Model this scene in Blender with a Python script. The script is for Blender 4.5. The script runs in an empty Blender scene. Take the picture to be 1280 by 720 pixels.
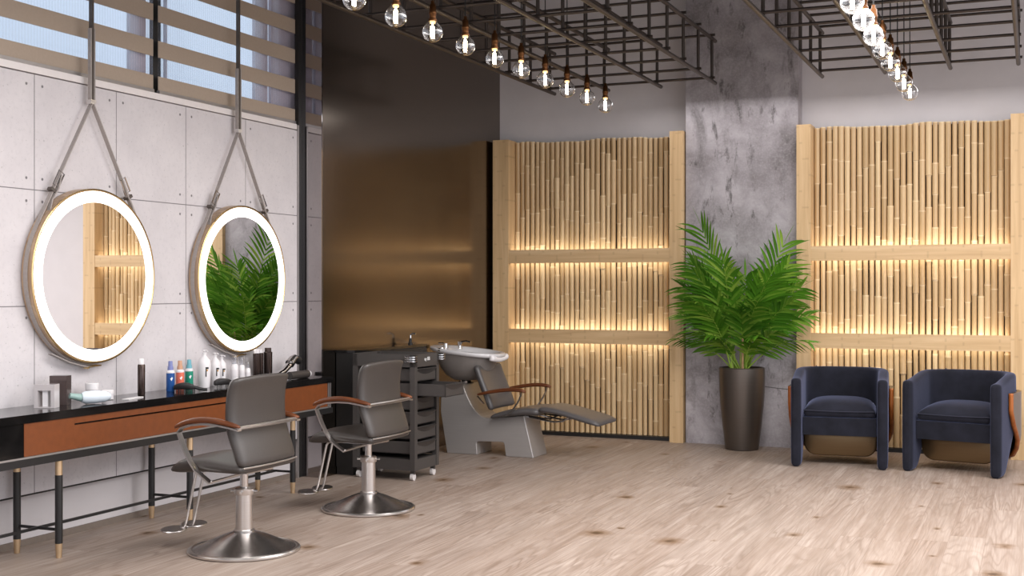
import bpy, bmesh, math, random
from mathutils import Vector, Matrix
R = math.radians
rnd = random.Random(7)
SC = bpy.context.scene
COL = SC.collection

# ------------------------------------------------------------------ materials
class NT:
    def __init__(s, name):
        s.m = bpy.data.materials.new(name); s.m.use_nodes = True
        s.t = s.m.node_tree; s.n = s.t.nodes; s.l = s.t.links
        s.b = s.n.get('Principled BSDF'); s.out = s.n.get('Material Output')
    def add(s, typ, **kw):
        n = s.n.new(typ)
        for k, v in kw.items(): setattr(n, k, v)
        return n
    def link(s, a, b): s.l.new(a, b)
    def put(s, sock, v):
        if hasattr(v, 'is_linked') or hasattr(v, 'links'): s.l.new(v, sock)
        else: sock.default_value = v
    def math(s, op, a, b=None, c=None):
        n = s.add('ShaderNodeMath', operation=op)
        s.put(n.inputs[0], a)
        if b is not None: s.put(n.inputs[1], b)
        if c is not None: s.put(n.inputs[2], c)
        return n.outputs[0]
    def pos(s):
        g = s.add('ShaderNodeNewGeometry'); x = s.add('ShaderNodeSeparateXYZ')
        s.link(g.outputs['Position'], x.inputs[0]); return x.outputs[0], x.outputs[1], x.outputs[2]
    def objpos(s):
        g = s.add('ShaderNodeTexCoord'); x = s.add('ShaderNodeSeparateXYZ')
        s.link(g.outputs['Object'], x.inputs[0]); return x.outputs[0], x.outputs[1], x.outputs[2]
    def xyz(s, a, b, c):
        n = s.add('ShaderNodeCombineXYZ')
        s.put(n.inputs[0], a); s.put(n.inputs[1], b); s.put(n.inputs[2], c); return n.outputs[0]
    def noise(s, vec, scale=1, detail=3, rough=.55, dist=0):
        n = s.add('ShaderNodeTexNoise'); s.put(n.inputs['Vector'], vec)
        n.inputs['Scale'].default_value = scale; n.inputs['Detail'].default_value = detail
        n.inputs['Roughness'].default_value = rough; n.inputs['Distortion'].default_value = dist
        return n.outputs[0]
    def ramp(s, f, stops, interp='LINEAR'):
        n = s.add('ShaderNodeValToRGB'); s.put(n.inputs[0], f); r = n.color_ramp; r.interpolation = interp
        while len(r.elements) < len(stops): r.elements.new(.5)
        for e, (p, c) in zip(r.elements, stops):
            e.position = p
            if not hasattr(c, '__len__'): c = (c, c, c)
            e.color = (c[0], c[1], c[2], 1)
        return n.outputs[0]
    def mix(s, f, a, b, typ='MIX'):
        n = s.add('ShaderNodeMix', data_type='RGBA', blend_type=typ)
        s.put(n.inputs[0], f)
        for i, v in ((6, a), (7, b)):
            if isinstance(v, tuple): v = (v[0], v[1], v[2], 1)
            s.put(n.inputs[i], v)
        return n.outputs[2]
    def white(s, vec):
        n = s.add('ShaderNodeTexWhiteNoise'); s.put(n.inputs['Vector'], vec); return n.outputs[0]
    def bump(s, h, strength=.2, dist=.01):
        n = s.add('ShaderNodeBump'); s.put(n.inputs['Height'], h)
        n.inputs['Strength'].default_value = strength; n.inputs['Distance'].default_value = dist
        s.link(n.outputs[0], s.b.inputs['Normal'])
    def base(s, c):
        if isinstance(c, tuple): c = (c[0], c[1], c[2], 1)
        s.put(s.b.inputs['Base Color'], c)
    def set(s, **kw):
        for k, v in kw.items(): s.put(s.b.inputs[k.replace('_', ' ')], v)

def lin(r, g, b):
    f = lambda c: (c/255/12.92) if c/255 <= .04045 else ((c/255+.055)/1.055)**2.4
    return (f(r), f(g), f(b))
def simple(name, c, rough=.5, metal=0, spec=.5, **kw):
    n = NT(name); n.base(c); n.set(Roughness=rough, Metallic=metal)
    n.b.inputs['Specular IOR Level'].default_value = spec
    for k, v in kw.items(): n.put(n.b.inputs[k.replace('_', ' ')], v)
    return n.m
def noisy(name, c, rough=.5, metal=0, var=.12, scale=30, bump=.1, **kw):
    n = NT(name); x, y, z = n.objpos(); v = n.xyz(x, y, z)
    f = n.noise(v, scale, 4)
    d = tuple(k*(1-var) for k in c); e = tuple(min(1, k*(1+var)) for k in c)
    n.base(n.ramp(f, [(.3, d), (.7, e)])); n.set(Roughness=rough, Metallic=metal)
    if bump: n.bump(f, bump, .002)
    for k, v in kw.items(): n.put(n.b.inputs[k.replace('_', ' ')], v)
    return n.m
def emit(name, c, s):
    n = NT(name); n.base((0, 0, 0)); n.b.inputs['Emission Color'].default_value = (*c, 1)
    n.b.inputs['Emission Strength'].default_value = s; return n.m

def floor_mat():
    n = NT('oak floor planks'); x, y, z = n.pos()
    W, Lp = .19, 1.9
    px = n.math('DIVIDE', x, W); row = n.math('FLOOR', px); fx = n.math('SUBTRACT', px, row)
    ro = n.white(n.xyz(row, 3.1, 0)); py = n.math('ADD', n.math('DIVIDE', y, Lp), n.math('MULTIPLY', ro, 7.0))
    col = n.math('FLOOR', py); fy = n.math('SUBTRACT', py, col)
    idr = n.white(n.xyz(row, col, 1.7)); idr2 = n.white(n.xyz(row, col, 9.2))
    ox = n.math('MULTIPLY', idr, 37.0)
    # cathedral grain : contour lines of a stretched noise
    gv = n.xyz(n.math('ADD', n.math('MULTIPLY', x, 4.2), ox), n.math('MULTIPLY', y, .34), ox)
    g = n.noise(gv, 1.0, 3, .45, .35)
    rings = n.math('SINE', n.math('MULTIPLY', g, 150.0))
    rings = n.math('MULTIPLY_ADD', rings, .5, .5)
    rings = n.math('POWER', rings, 3.0)
    amp = n.ramp(n.noise(n.xyz(n.math('ADD', n.math('MULTIPLY', x, 2.5), ox), n.math('MULTIPLY', y, .8), 4.), 1.0, 2, .5), [(.38, .15), (.62, 1)])
    fine = n.noise(n.xyz(n.math('MULTIPLY', x, 120.), n.math('MULTIPLY', y, 3.), ox), 1.0, 4, .65)
    streak = n.noise(n.xyz(n.math('ADD', n.math('MULTIPLY', x, 34.), ox), n.math('MULTIPLY', y, 1.1), ox), 1.0, 3, .6)
    broad = n.noise(n.xyz(n.math('ADD', n.math('MULTIPLY', x, 7.), ox), n.math('MULTIPLY', y, .9), 0), 1.0, 3, .6)
    c = n.ramp(broad, [(.25, lin(142, 128, 117)), (.5, lin(162, 147, 136)), (.78, lin(181, 167, 156))])
    c = n.mix(n.math('MULTIPLY', n.math('MULTIPLY', rings, amp), .62), c, lin(110, 92, 78))
    c = n.mix(n.math('MULTIPLY', n.ramp(streak, [(.35, 1), (.58, 0)]), .5), c, lin(126, 106, 92))
    c = n.mix(n.math('MULTIPLY', n.ramp(fine, [(.36, 1), (.6, 0)]), .34), c, lin(106, 86, 72))
    c = n.mix(n.math('MULTIPLY', n.math('SUBTRACT', idr2, .3), .25), c, lin(126, 102, 84))
    c = n.mix(n.math('MULTIPLY', idr, .18), c, lin(188, 174, 162))
    # knots
    vo = n.add('ShaderNodeTexVoronoi', feature='F1', voronoi_dimensions='2D')
    n.put(vo.inputs['Vector'], n.xyz(n.math('MULTIPLY', x, 1.75), n.math('MULTIPLY', y, 1.35), 0)); vo.inputs['Scale'].default_value = 1.0
    kn = n.math('ADD', vo.outputs['Distance'], n.math('MULTIPLY', n.math('SUBTRACT', n.noise(n.xyz(n.math('MULTIPLY', x, 9.), n.math('MULTIPLY', y, 16.), 0), 1, 3), .5), .16))
    sepc = n.add('ShaderNodeSeparateColor'); n.link(vo.outputs['Color'], sepc.inputs[0])
    on = n.math('GREATER_THAN', sepc.outputs[0], .34)
    size = n.math('MULTIPLY_ADD', n.math('POWER', sepc.outputs[1], 1.6), .17, .04)
    kf = n.math('MULTIPLY', n.ramp(n.math('DIVIDE', kn, size), [(.2, 1), (1.0, 0)]), on)
    c = n.mix(n.math('MULTIPLY', kf, .75), c, lin(104, 74, 40))
    kf2 = n.math('MULTIPLY', n.ramp(n.math('DIVIDE', kn, size), [(.05, 1), (.35, 0)]), on)
    c = n.mix(n.math('MULTIPLY', kf2, .7), c, lin(54, 36, 20))
    e1 = n.math('LESS_THAN', fx, .012); e2 = n.math('LESS_THAN', fy, .0014)
    edge = n.math('MAXIMUM', e1, e2)
    c = n.mix(n.math('MULTIPLY', edge, .5), c, lin(110, 88, 74))
    n.base(c); n.set(Roughness=n.math('MULTIPLY_ADD', broad, .15, .40)); n.b.inputs['Specular IOR Level'].default_value = .32
    n.bump(n.math('ADD', n.math('MULTIPLY', edge, -2.0), fine), .08, .003)
    return n.m

def tiles_mat():
    n = NT('pale concrete boards'); x, y, z = n.pos()
    def near(v, o, p):
        q = n.math('DIVIDE', n.math('SUBTRACT', v, o), p); f = n.math('FRACT', q)
        return n.math('MULTIPLY', n.math('MINIMUM', f, n.math('SUBTRACT', 1.0, f)), p), n.math('FLOOR', q)
    dy, iy = near(y, 5.124, .647); dz, iz = near(z, 1.301, .632)
    dm = n.math('MINIMUM', dy, dz)
    seam = n.ramp(n.math('DIVIDE', dm, .006), [(.28, 1), (.6, 0)])
    dd = n.math('SQRT', n.math('ADD', n.math('POWER', n.math('SUBTRACT', dy, .058), 2.), n.math('POWER', n.math('SUBTRACT', dz, .062), 2.)))
    dot = n.ramp(n.math('DIVIDE', dd, .012), [(.5, 1), (.8, 0)])
    v = n.xyz(x, y, z); a = n.noise(v, 3.0, 5, .6); b = n.noise(v, 38., 4, .6)
    idr = n.white(n.xyz(iy, iz, 2.0))
    c = n.ramp(a, [(.3, lin(202, 197, 199)), (.7, lin(216, 211, 212))])
    c = n.mix(n.ramp(b, [(.52, 0), (.75, .35)]), c, lin(178, 174, 176))
    c = n.mix(n.math('MULTIPLY', idr, .10), c, lin(190, 186, 188))
    pit = n.ramp(n.noise(v, 70., 1, .4), [(.70, 0), (.76, .5)])
    c = n.mix(pit, c, lin(150, 147, 148))
    c = n.mix(seam, c, lin(120, 116, 118)); c = n.mix(n.math('MULTIPLY', dot, .85), c, lin(92, 88, 90))
    n.base(c); n.set(Roughness=.75); n.b.inputs['Specular IOR Level'].default_value = .25
    n.bump(n.math('SUBTRACT', n.math('MULTIPLY', b, .2), n.math('ADD', seam, dot)), .3, .003)
    return n.m

def pillar_mat():
    n = NT('weathered concrete'); x, y, z = n.pos(); v = n.xyz(x, y, z)
    a = n.noise(v, 2.2, 6, .62, .4); b = n.noise(n.xyz(n.math('MULTIPLY', x, 5.), n.math('MULTIPLY', y, 5.), n.math('MULTIPLY', z, 1.6)), 1.0, 6, .65, .8)
    c = n.ramp(a, [(.30, lin(112, 106, 107)), (.5, lin(150, 144, 147)), (.70, lin(182, 176, 180))])
    c = n.mix(n.ramp(b, [(.55, 0), (.70, .75)]), c, lin(105, 100, 100))
    st = n.noise(n.xyz(n.math('MULTIPLY', x, 7.), 0, n.math('MULTIPLY', z, 2.6)), 1.0, 5, .7, .3)
    c = n.mix(n.ramp(st, [(.57, 0), (.66, .85)]), c, lin(78, 73, 72))
    f = n.noise(v, 55., 3, .6); c = n.mix(n.ramp(f, [(.45, 0), (.8, .3)]), c, lin(195, 190, 192))
    ln = n.math('LESS_THAN', n.math('ABSOLUTE', n.math('ADD', n.math('SUBTRACT', z, .52), n.math('ADD', n.math('MULTIPLY', n.math('SUBTRACT', x, 2.9), .08), n.math('MULTIPLY', n.math('SUBTRACT', a, .5), .03)))), .004)
    ln = n.math('MULTIPLY', ln, n.math('GREATER_THAN', x, 2.5))
    c = n.mix(n.math('MULTIPLY', ln, .8), c, lin(60, 56, 55))
    n.base(c); n.set(Roughness=.7); n.bump(n.math('ADD', a, n.math('MULTIPLY', f, .3)), .25, .01)
    return n.m

def wood_mat(name, dark, mid, light, axis='z', scale=1.0, rough=.45, blocks=False):
    n = NT(name); x, y, z = n.objpos()
    s = {'x': (1.2, 26., 26.), 'y': (26., 1.2, 26.), 'z': (26., 26., 1.2)}[axis]
    v = n.xyz(n.math('MULTIPLY', x, s[0]*scale), n.math('MULTIPLY', y, s[1]*scale), n.math('MULTIPLY', z, s[2]*scale))
    a = n.noise(v, 1.0, 4, .6, .5); f = n.noise(v, 6.0, 3, .6)
    c = n.ramp(a, [(.28, dark), (.5, mid), (.74, light)])
    c = n.mix(n.ramp(f, [(.45, 0), (.75, .3)]), c, dark)
    if blocks:
        la = z if axis == 'z' else x
        w = n.math('FLOOR', n.math('DIVIDE', x if axis == 'z' else z, .028)); o = n.white(n.xyz(w, 5.0, 0))
        q = n.math('ADD', n.math('DIVIDE', la, .42), n.math('MULTIPLY', n.math('FLOOR', n.math('MULTIPLY', o, 3)), .333)); fr = n.math('FRACT', q)
        line = n.ramp(fr, [(.0, 1), (.03, .0), (.97, 0), (1., 1)])
        c = n.mix(n.math('MULTIPLY', line, .35), c, tuple(k*.55 for k in dark))
        idb = n.white(n.xyz(w, n.math('FLOOR', q), 1.)); c = n.mix(n.math('MULTIPLY', idb, .25), c, light)
    n.base(c); n.set(Roughness=rough); n.b.inputs['Specular IOR Level'].default_value = .35
    return n.m

def bamboo_mat():
    n = NT('bamboo cane'); x, y, z = n.objpos()
    at = n.add('ShaderNodeAttribute', attribute_name='seg')
    sp = n.add('ShaderNodeSeparateColor'); n.link(at.outputs['Color'], sp.inputs[0])
    oi = n.add('ShaderNodeObjectInfo')
    f = n.noise(n.xyz(n.math('MULTIPLY', x, 120.), n.math('MULTIPLY', y, 120.), n.math('MULTIPLY', z, 4.)), 1.0, 3, .6)
    f2 = n.math('ADD', n.math('MULTIPLY', sp.outputs[0], .6), n.math('MULTIPLY', f, .4))
    c = n.ramp(f2, [(.1, lin(172, 142, 100)), (.5, lin(198, 168, 126)), (.9, lin(218, 192, 150))])
    c = n.mix(n.math('MULTIPLY', sp.outputs[1], .8), c, lin(236, 216, 178))
    c = n.mix(n.math('MULTIPLY', sp.outputs[2], .6), c, lin(128, 92, 52))
    c = n.mix(n.math('MULTIPLY', oi.outputs['Random'], .18), c, lin(178, 138, 92))
    n.base(c); n.set(Roughness=.38); n.b.inputs['Specular IOR Level'].default_value = .45
    return n.m

def brushed_mat(name, c, rough, aniso=.0, metal=1.0):
    n = NT(name); x, y, z = n.objpos()
    f = n.noise(n.xyz(n.math('MULTIPLY', x, 3.), n.math('MULTIPLY', y, 3.), n.math('MULTIPLY', z, 300.)), 1.0, 3)
    n.base(n.ramp(f, [(.3, tuple(k*.93 for k in c)), (.7, c)]))
    n.set(Roughness=rough, Metallic=metal, Anisotropic=aniso); return n.m

def glass_mat(name, tint=(1, 1, 1), edge=.55, refl=.9, rough=.02):
    """thin clear shell: mostly see-through, reflecting more at grazing angles"""
    n = NT(name); n.n.remove(n.b)
    tr = n.add('ShaderNodeBsdfTransparent'); tr.inputs[0].default_value = (*tint, 1)
    gl = n.add('ShaderNodeBsdfGlossy'); gl.inputs['Roughness'].default_value = rough; gl.inputs[0].default_value = (refl, refl, refl, 1)
    fr = n.add('ShaderNodeLayerWeight'); fr.inputs[0].default_value = edge
    f = n.math('MULTIPLY_ADD', n.math('POWER', fr.outputs['Facing'], 2.2), 1.0, .07)
    mx = n.add('ShaderNodeMixShader'); n.link(f, mx.inputs[0]); n.link(tr.outputs[0], mx.inputs[1]); n.link(gl.outputs[0], mx.inputs[2])
    n.link(mx.outputs[0], n.out.inputs[0]); return n.m

def sheer_mat():
    n = NT('sheer blind fabric'); n.n.remove(n.b)
    tr = n.add('ShaderNodeBsdfTransparent'); tr.inputs[0].default_value = (.96, .97, 1, 1)
    df = n.add('ShaderNodeBsdfTranslucent'); df.inputs[0].default_value = (.9, .9, .92, 1)
    x, y, z = n.objpos(); st = n.math('FRACT', n.math('MULTIPLY', y, 45.0))
    f = n.math('MULTIPLY_ADD', n.math('GREATER_THAN', st, .5), .05, .14)
    mx = n.add('ShaderNodeMixShader'); n.link(f, mx.inputs[0]); n.link(tr.outputs[0], mx.inputs[1]); n.link(df.outputs[0], mx.inputs[2])
    n.link(mx.outputs[0], n.out.inputs[0]); return n.m

def velvet_mat():
    n = NT('navy velvet'); x, y, z = n.objpos(); v = n.xyz(x, y, z)
    f = n.noise(v, 9., 4, .6); g = n.noise(v, 260., 2, .6)
    n.base(n.ramp(f, [(.3, lin(20, 21, 28)), (.7, lin(31, 32, 42))])); n.set(Roughness=.85)
    n.b.inputs['Sheen Weight'].default_value = .75; n.b.inputs['Sheen Roughness'].default_value = .35
    n.b.inputs['Sheen Tint'].default_value = (*lin(136, 144, 180), 1); n.bump(g, .15, .001)
    n.b.inputs['Specular IOR Level'].default_value = .2
    return n.m

def leaf_mat():
    n = NT('palm leaf'); oi = n.add('ShaderNodeObjectInfo')
    at = n.add('ShaderNodeAttribute', attribute_name='seg'); sp = n.add('ShaderNodeSeparateColor'); n.link(at.outputs['Color'], sp.inputs[0])
    c = n.ramp(sp.outputs[0], [(0, lin(46, 92, 22)), (.6, lin(94, 148, 40)), (1, lin(170, 200, 84))])
    c = n.mix(n.math('MULTIPLY', oi.outputs['Random'], .35), c, lin(50, 100, 36))
    n.base(c); n.set(Roughness=.26); n.b.inputs['Specular IOR Level'].default_value = .5
    n.b.inputs['Subsurface Weight'].default_value = 0
    # leaves let some light through
    tl = n.add('ShaderNodeBsdfTranslucent'); n.link(c, tl.inputs[0])
    mx = n.add('ShaderNodeMixShader'); mx.inputs[0].default_value = .25
    n.link(n.b.outputs[0], mx.inputs[1]); n.link(tl.outputs[0], mx.inputs[2]); n.link(mx.outputs[0], n.out.inputs[0])
    return n.m

MT = dict(
    floor=floor_mat(), tiles=tiles_mat(), pillar=pillar_mat(),
    white_wall=noisy('white plaster', lin(205, 200, 201), .8, var=.02, scale=6, bump=.03),
    ceiling=noisy('dark ceiling', lin(48, 45, 44), .8, var=.05, scale=5, bump=0),
    metal_wall=brushed_mat('dark bronze wall sheet', lin(132, 122, 112), .18),
    mirror_panel=simple('polished dark steel', lin(165, 160, 160), .06, 1.0),
    black=simple('black lacquer', lin(18, 17, 17), .12, 0, .5),
    black_soft=noisy('black satin', lin(30, 29, 29), .4, var=.1),
    blackframe=noisy('black window frame', lin(28, 26, 25), .45, var=.1),
    alu=noisy('aluminium trim', lin(165, 160, 158), .4, .7, var=.04, bump=0),
    sill=noisy('white sill', lin(228, 222, 220), .5, var=.02, bump=0),
    steel_rod=noisy('dark steel rod', lin(70, 62, 57), .42, .5, var=.15, scale=14, bump=.05),
    chrome=simple('chrome', lin(205, 203, 202), .10, 1.0),
    brushed=brushed_mat('brushed steel', lin(188, 184, 182), .27, 0, 1.),
    satin=brushed_mat('satin aluminium', lin(216, 212, 209), .28),
    satin_light=simple('pale satin trim', lin(200, 197, 195), .28, .8),
    leather=noisy('taupe leather', lin(62, 57, 54), .38, var=.08, scale=160, bump=.12),
    leather2=noisy('dark leather', lin(80, 77, 77), .34, var=.08, scale=160, bump=.12),
    arm_wood=wood_mat('oiled red wood', lin(70, 35, 15), lin(98, 53, 27), lin(124, 73, 42), 'x', 1.2, .35),
    drawer_wood=noisy('cognac leather front', lin(114, 60, 25), .45, var=.10, scale=24, bump=.12),
    brass=noisy('brushed brass', lin(214, 186, 150), .35, .8, var=.05, bump=0),
    post=wood_mat('bamboo board upright', lin(184, 151, 108), lin(203, 171, 128), lin(216, 187, 146), 'z', .8, .45, True),
    rail=wood_mat('bamboo board rail', lin(184, 151, 108), lin(203, 171, 128), lin(216, 187, 146), 'x', .8, .45, True),
    bamboo=bamboo_mat(), backing=noisy('brown backing board', lin(66, 46, 30), .8),
    led=emit('warm led strip', (1., .94, .83), 5.6), ring=emit('white light ring', (1., .97, .90), 3.2),
    filament=emit('hot filament', (1., .82, .52), 45.), socket_glow=emit('lit bulb collar', (1., .62, .25), 3.),
    mirror=simple('mirror glass', (.93, .93, .93), .0, 1.0),
    frame_wood=wood_mat('pale wood hoop', lin(150, 124, 100), lin(180, 152, 126), lin(205, 180, 152), 'z', 1.0, .4),
    gold=simple('gold rim', lin(206, 178, 128), .25, .9),
    strap=noisy('grey leather strap', lin(158, 150, 145), .42, var=.08, scale=60, bump=.1),
    strap_dark=noisy('dark strap edge', lin(80, 72, 66), .5, var=.1),
    bronze=simple('antique bronze socket', lin(84, 52, 26), .38, .85),
    cord=simple('black cord', lin(15, 14, 14), .7),
    bulb_glass=glass_mat('clear bulb glass', (.97, .97, .97), .6), clear=glass_mat('clear plastic', (.93, .94, .96), .6, .9, .05),
    blind=noisy('taupe blind fabric', lin(170, 154, 138), .85, var=.03, scale=60, bump=.05),
    sheer=sheer_mat(), window_glass=glass_mat('window glass', (.97, .99, 1.0), .3, .6, .0),
    side_panel=noisy('mauve grey side panel', lin(188, 178, 184), .8, var=.05, scale=40, bump=0),
    planter=brushed_mat('graphite planter', lin(98, 90, 84), .36, 0, .75),
    soil=noisy('dark soil', lin(52, 38, 28), .95, var=.4, scale=70, bump=.6),
    leaf=leaf_mat(), stem=noisy('palm stem', lin(148, 160, 82), .5, var=.15),
    cane=noisy('dry palm stalk', lin(172, 140, 100), .7, var=.2),
    velvet=velvet_mat(), seam=simple('velvet piping', lin(30, 32, 48), .8),
    shell=brushed_mat('bronze lacquer shell', lin(100, 80, 55), .28, 0, .75),
    shell_wood=wood_mat('walnut edge', lin(110, 58, 24), lin(150, 84, 38), lin(176, 106, 54), 'z', 1.0, .3),
    trolley=noisy('charcoal plastic', lin(66, 62, 60), .45, var=.04, scale=90, bump=.04),
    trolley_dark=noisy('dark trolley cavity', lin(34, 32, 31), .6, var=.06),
    wheel=simple('pale castor', lin(205, 200, 198), .4),
    unit=brushed_mat('silver grey lacquer', lin(168, 163, 160), .34, 0, .35),
    ceramic=simple('grey ceramic', lin(206, 204, 205), .12, 0, .6),
    basin_shell=noisy('grey basin shell', lin(122, 116, 112), .35, var=.03, bump=0),
    white_plastic=simple('white plastic', lin(232, 229, 230), .3),
    white_ink=simple('white print', lin(235, 235, 235), .5),
    blue=simple('blue bottle', lin(38, 84, 150), .3), blue_cap=simple('lilac cap', lin(128, 136, 186), .4),
    coral=simple('coral bottle', lin(226, 116, 92), .3), coral_cap=simple('peach cap', lin(204, 158, 128), .4),
    green=simple('green bottle', lin(28, 138, 112), .3), green_cap=simple('aqua cap', lin(112, 174, 186), .4),
    mark_black=simple('black print', lin(22, 20, 20), .5), mark_gold=simple('gold print', lin(200, 150, 70), .4),
    bristle=noisy('black bristle', lin(34, 31, 31), .5, var=.3, scale=120, bump=.5),
    dark_bottle=simple('smoked metal', lin(78, 66, 62), .22, .8),
    smoked=simple('smoked box', lin(92, 80, 78), .15, .3), clearbox=simple('grey crystal', lin(196, 190, 190), .08, .0, .7),
    tube_white=simple('pale blue tube', lin(214, 224, 232), .3), tube_cap=simple('mint cap', lin(150, 178, 172), .35),
    blue_band=simple('blue band', lin(84, 146, 196), .4), jar=simple('white jar', lin(222, 218, 220), .3),
    baseboard=noisy('grey skirting', lin(120, 108, 98), .6, var=.06),
)

# ------------------------------------------------------------------ mesh builder
class MB:
    def __init__(s): s.b = bmesh.new(); s.cl = s.b.loops.layers.color.new('seg') if False else None
    def _verts(s, pts): return [s.b.verts.new(p) for p in pts]
    def box(s, x0, x1, y0, y1, z0, z1, bevel=0, seg=2, rot=None, piv=None):
        v = s._verts([(x, y, z) for x in (x0, x1) for y in (y0, y1) for z in (z0, z1)])
        fs = [s.b.faces.new([v[i] for i in q]) for q in ((0, 1, 3, 2), (4, 6, 7, 5), (0, 4, 5, 1), (2, 3, 7, 6), (0, 2, 6, 4), (1, 5, 7, 3))]
        if rot is not None:
            p = Vector(piv or ((x0+x1)/2, (y0+y1)/2, (z0+z1)/2))
            for q in v: q.co = p + rot @ (q.co - p)
        if bevel: s._bevel(fs, bevel, seg)
        return s
    def _bevel(s, fs, w, seg, ang=25):
        es = {e for f in fs for e in f.edges if len(e.link_faces) == 2 and e.calc_face_angle(0) > R(ang)}
        bmesh.ops.bevel(s.b, geom=list(es), offset=w, segments=seg, profile=.5, affect='EDGES', clamp_overlap=True)
    def prism(s, poly, a, b, plane='xz', bevel=0, seg=2):
        def P(u, v, w): return {'xz': (u, w, v), 'xy': (u, v, w), 'yz': (w, u, v)}[plane]
        A = s._verts([P(u, v, a) for u, v in poly]); B = s._verts([P(u, v, b) for u, v in poly]); n = len(poly)
        fs = [s.b.faces.new(A), s.b.faces.new(B[::-1])]
        fs += [s.b.faces.new((A[i], B[i], B[(i+1) % n], A[(i+1) % n])) for i in range(n)]
        bmesh.ops.recalc_face_normals(s.b, faces=fs)
        if bevel: s._bevel(fs, bevel, seg)
        return s
    def lathe(s, prof, n=24, c=(0, 0, 0), mat=None, sx=1, sy=1):
        """prof: (r, z) from bottom to top; r=0 closes with a point"""
        M = mat or Matrix.Identity(3); c = Vector(c); rings = []
        for r, z in prof:
            if r < 1e-6: rings.append([s.b.verts.new(c + M @ Vector((0, 0, z)))])
            else: rings.append([s.b.verts.new(c + M @ Vector((r*sx*math.cos(2*math.pi*i/n), r*sy*math.sin(2*math.pi*i/n), z))) for i in range(n)])
        for A, B in zip(rings, rings[1:]):
            for i in range(n):
                j = (i+1) % n
                if len(A) == 1 and len(B) == 1: continue
                if len(A) == 1: s.b.faces.new((A[0], B[j], B[i]))
                elif len(B) == 1: s.b.faces.new((A[i], A[j], B[0]))
                else: s.b.faces.new((A[i], A[j], B[j], B[i]))
        return s
    def cyl(s, p, q, r, n=16, r2=None):
        p, q = Vector(p), Vector(q); d = q-p; M = d.to_track_quat('Z', 'Y').to_matrix()
        r2 = r if r2 is None else r2
        return s.lathe([(0, 0), (r, 0), (r2, d.length), (0, d.length)], n, p, M)
    def tube(s, pts, r, n=10, closed=False, sx=1, sy=1, up=None, taper=None):
        pts = [Vector(p) for p in pts]; m = len(pts); rings = []
        prev = None
        for i, p in enumerate(pts):
            a = pts[(i-1) % m] if (closed or i > 0) else p; b = pts[(i+1) % m] if (closed or i < m-1) else p
            t = (b-a).normalized()
            u = Vector(up) if up else (prev if prev is not None else (Vector((0, 0, 1)) if abs(t.z) < .9 else Vector((1, 0, 0))))
            u = (u - t*u.dot(t)).normalized(); w = t.cross(u); prev = u
            k = taper(i/(m-1)) if taper else 1
            rings.append([s.b.verts.new(p + (u*math.cos(2*math.pi*j/n+math.pi/n)*sy + w*math.sin(2*math.pi*j/n+math.pi/n)*sx)*r*k) for j in range(n)])
        for A, B in (list(zip(rings, rings[1:])) + ([(rings[-1], rings[0])] if closed else [])):
            for j in range(n): s.b.faces.new((A[j], A[(j+1) % n], B[(j+1) % n], B[j]))
        if not closed: s.b.faces.new(rings[0][::-1]); s.b.faces.new(rings[-1])
        return s
    def strap(s, pts, w, th, wdir, closed=False):
        """flat band along pts: width w along wdir, thickness th across"""
        pts = [Vector(p) for p in pts]; m = len(pts); rings = []; wd = Vector(wdir).normalized()
        for i, p in enumerate(pts):
            a = pts[(i-1) % m] if (closed or i > 0) else p; b = pts[(i+1) % m] if (closed or i < m-1) else p
            t = (b-a).normalized(); nn = t.cross(wd).normalized()
            rings.append([s.b.verts.new(p + wd*w/2*sw + nn*th/2*sn) for sw, sn in ((1, 1), (1, -1), (-1, -1), (-1, 1))])
        for A, B in (list(zip(rings, rings[1:])) + ([(rings[-1], rings[0])] if closed else [])):
            for j in range(4): s.b.faces.new((A[j], A[(j+1) % 4], B[(j+1) % 4], B[j]))
        if not closed: s.b.faces.new(rings[0][::-1]); s.b.faces.new(rings[-1])
        return s
    def slab(s, fa, fb, nu, nv):
        """closed pad between two surfaces fa(u,v), fb(u,v), u,v in 0..1"""
        A = [[s.b.verts.new(fa(i/nu, j/nv)) for j in range(nv+1)] for i in range(nu+1)]
        B = [[s.b.verts.new(fb(i/nu, j/nv)) for j in range(nv+1)] for i in range(nu+1)]
        for i in range(nu):
            for j in range(nv):
                s.b.faces.new((A[i][j], A[i+1][j], A[i+1][j+1], A[i][j+1])); s.b.faces.new((B[i][j], B[i][j+1], B[i+1][j+1], B[i+1][j]))
        for i in range(nu):
            s.b.faces.new((A[i][0], B[i][0], B[i+1][0], A[i+1][0])); s.b.faces.new((A[i][nv], A[i+1][nv], B[i+1][nv], B[i][nv]))
        for j in range(nv):
            s.b.faces.new((A[0][j], A[0][j+1], B[0][j+1], B[0][j])); s.b.faces.new((A[nu][j], B[nu][j], B[nu][j+1], A[nu][j+1]))
        return s
    def loft(s, rings, cap=True):
        V = [s._verts(r) for r in rings]; n = len(V[0])
        for A, B in zip(V, V[1:]):
            for j in range(n): s.b.faces.new((A[j], A[(j+1) % n], B[(j+1) % n], B[j]))
        if cap: s.b.faces.new(V[0][::-1]); s.b.faces.new(V[-1])
        return s
    def obj(s, name, mat, parent=None, sub=0, smooth=38, loc=None):
        bmesh.ops.recalc_face_normals(s.b, faces=s.b.faces[:])
        me = bpy.data.meshes.new(name); s.b.to_mesh(me); s.b.free()
        me.materials.append(MT[mat] if isinstance(mat, str) else mat)
        if smooth:
            me.shade_smooth()
            if smooth < 180: me.set_sharp_from_angle(angle=R(smooth))
        o = bpy.data.objects.new(name, me); COL.objects.link(o)
        if parent is not None: o.parent = parent
        if loc: o.location = loc
        if sub:
            m = o.modifiers.new('Subdivision', 'SUBSURF'); m.levels = sub; m.render_levels = sub
        return o

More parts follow.
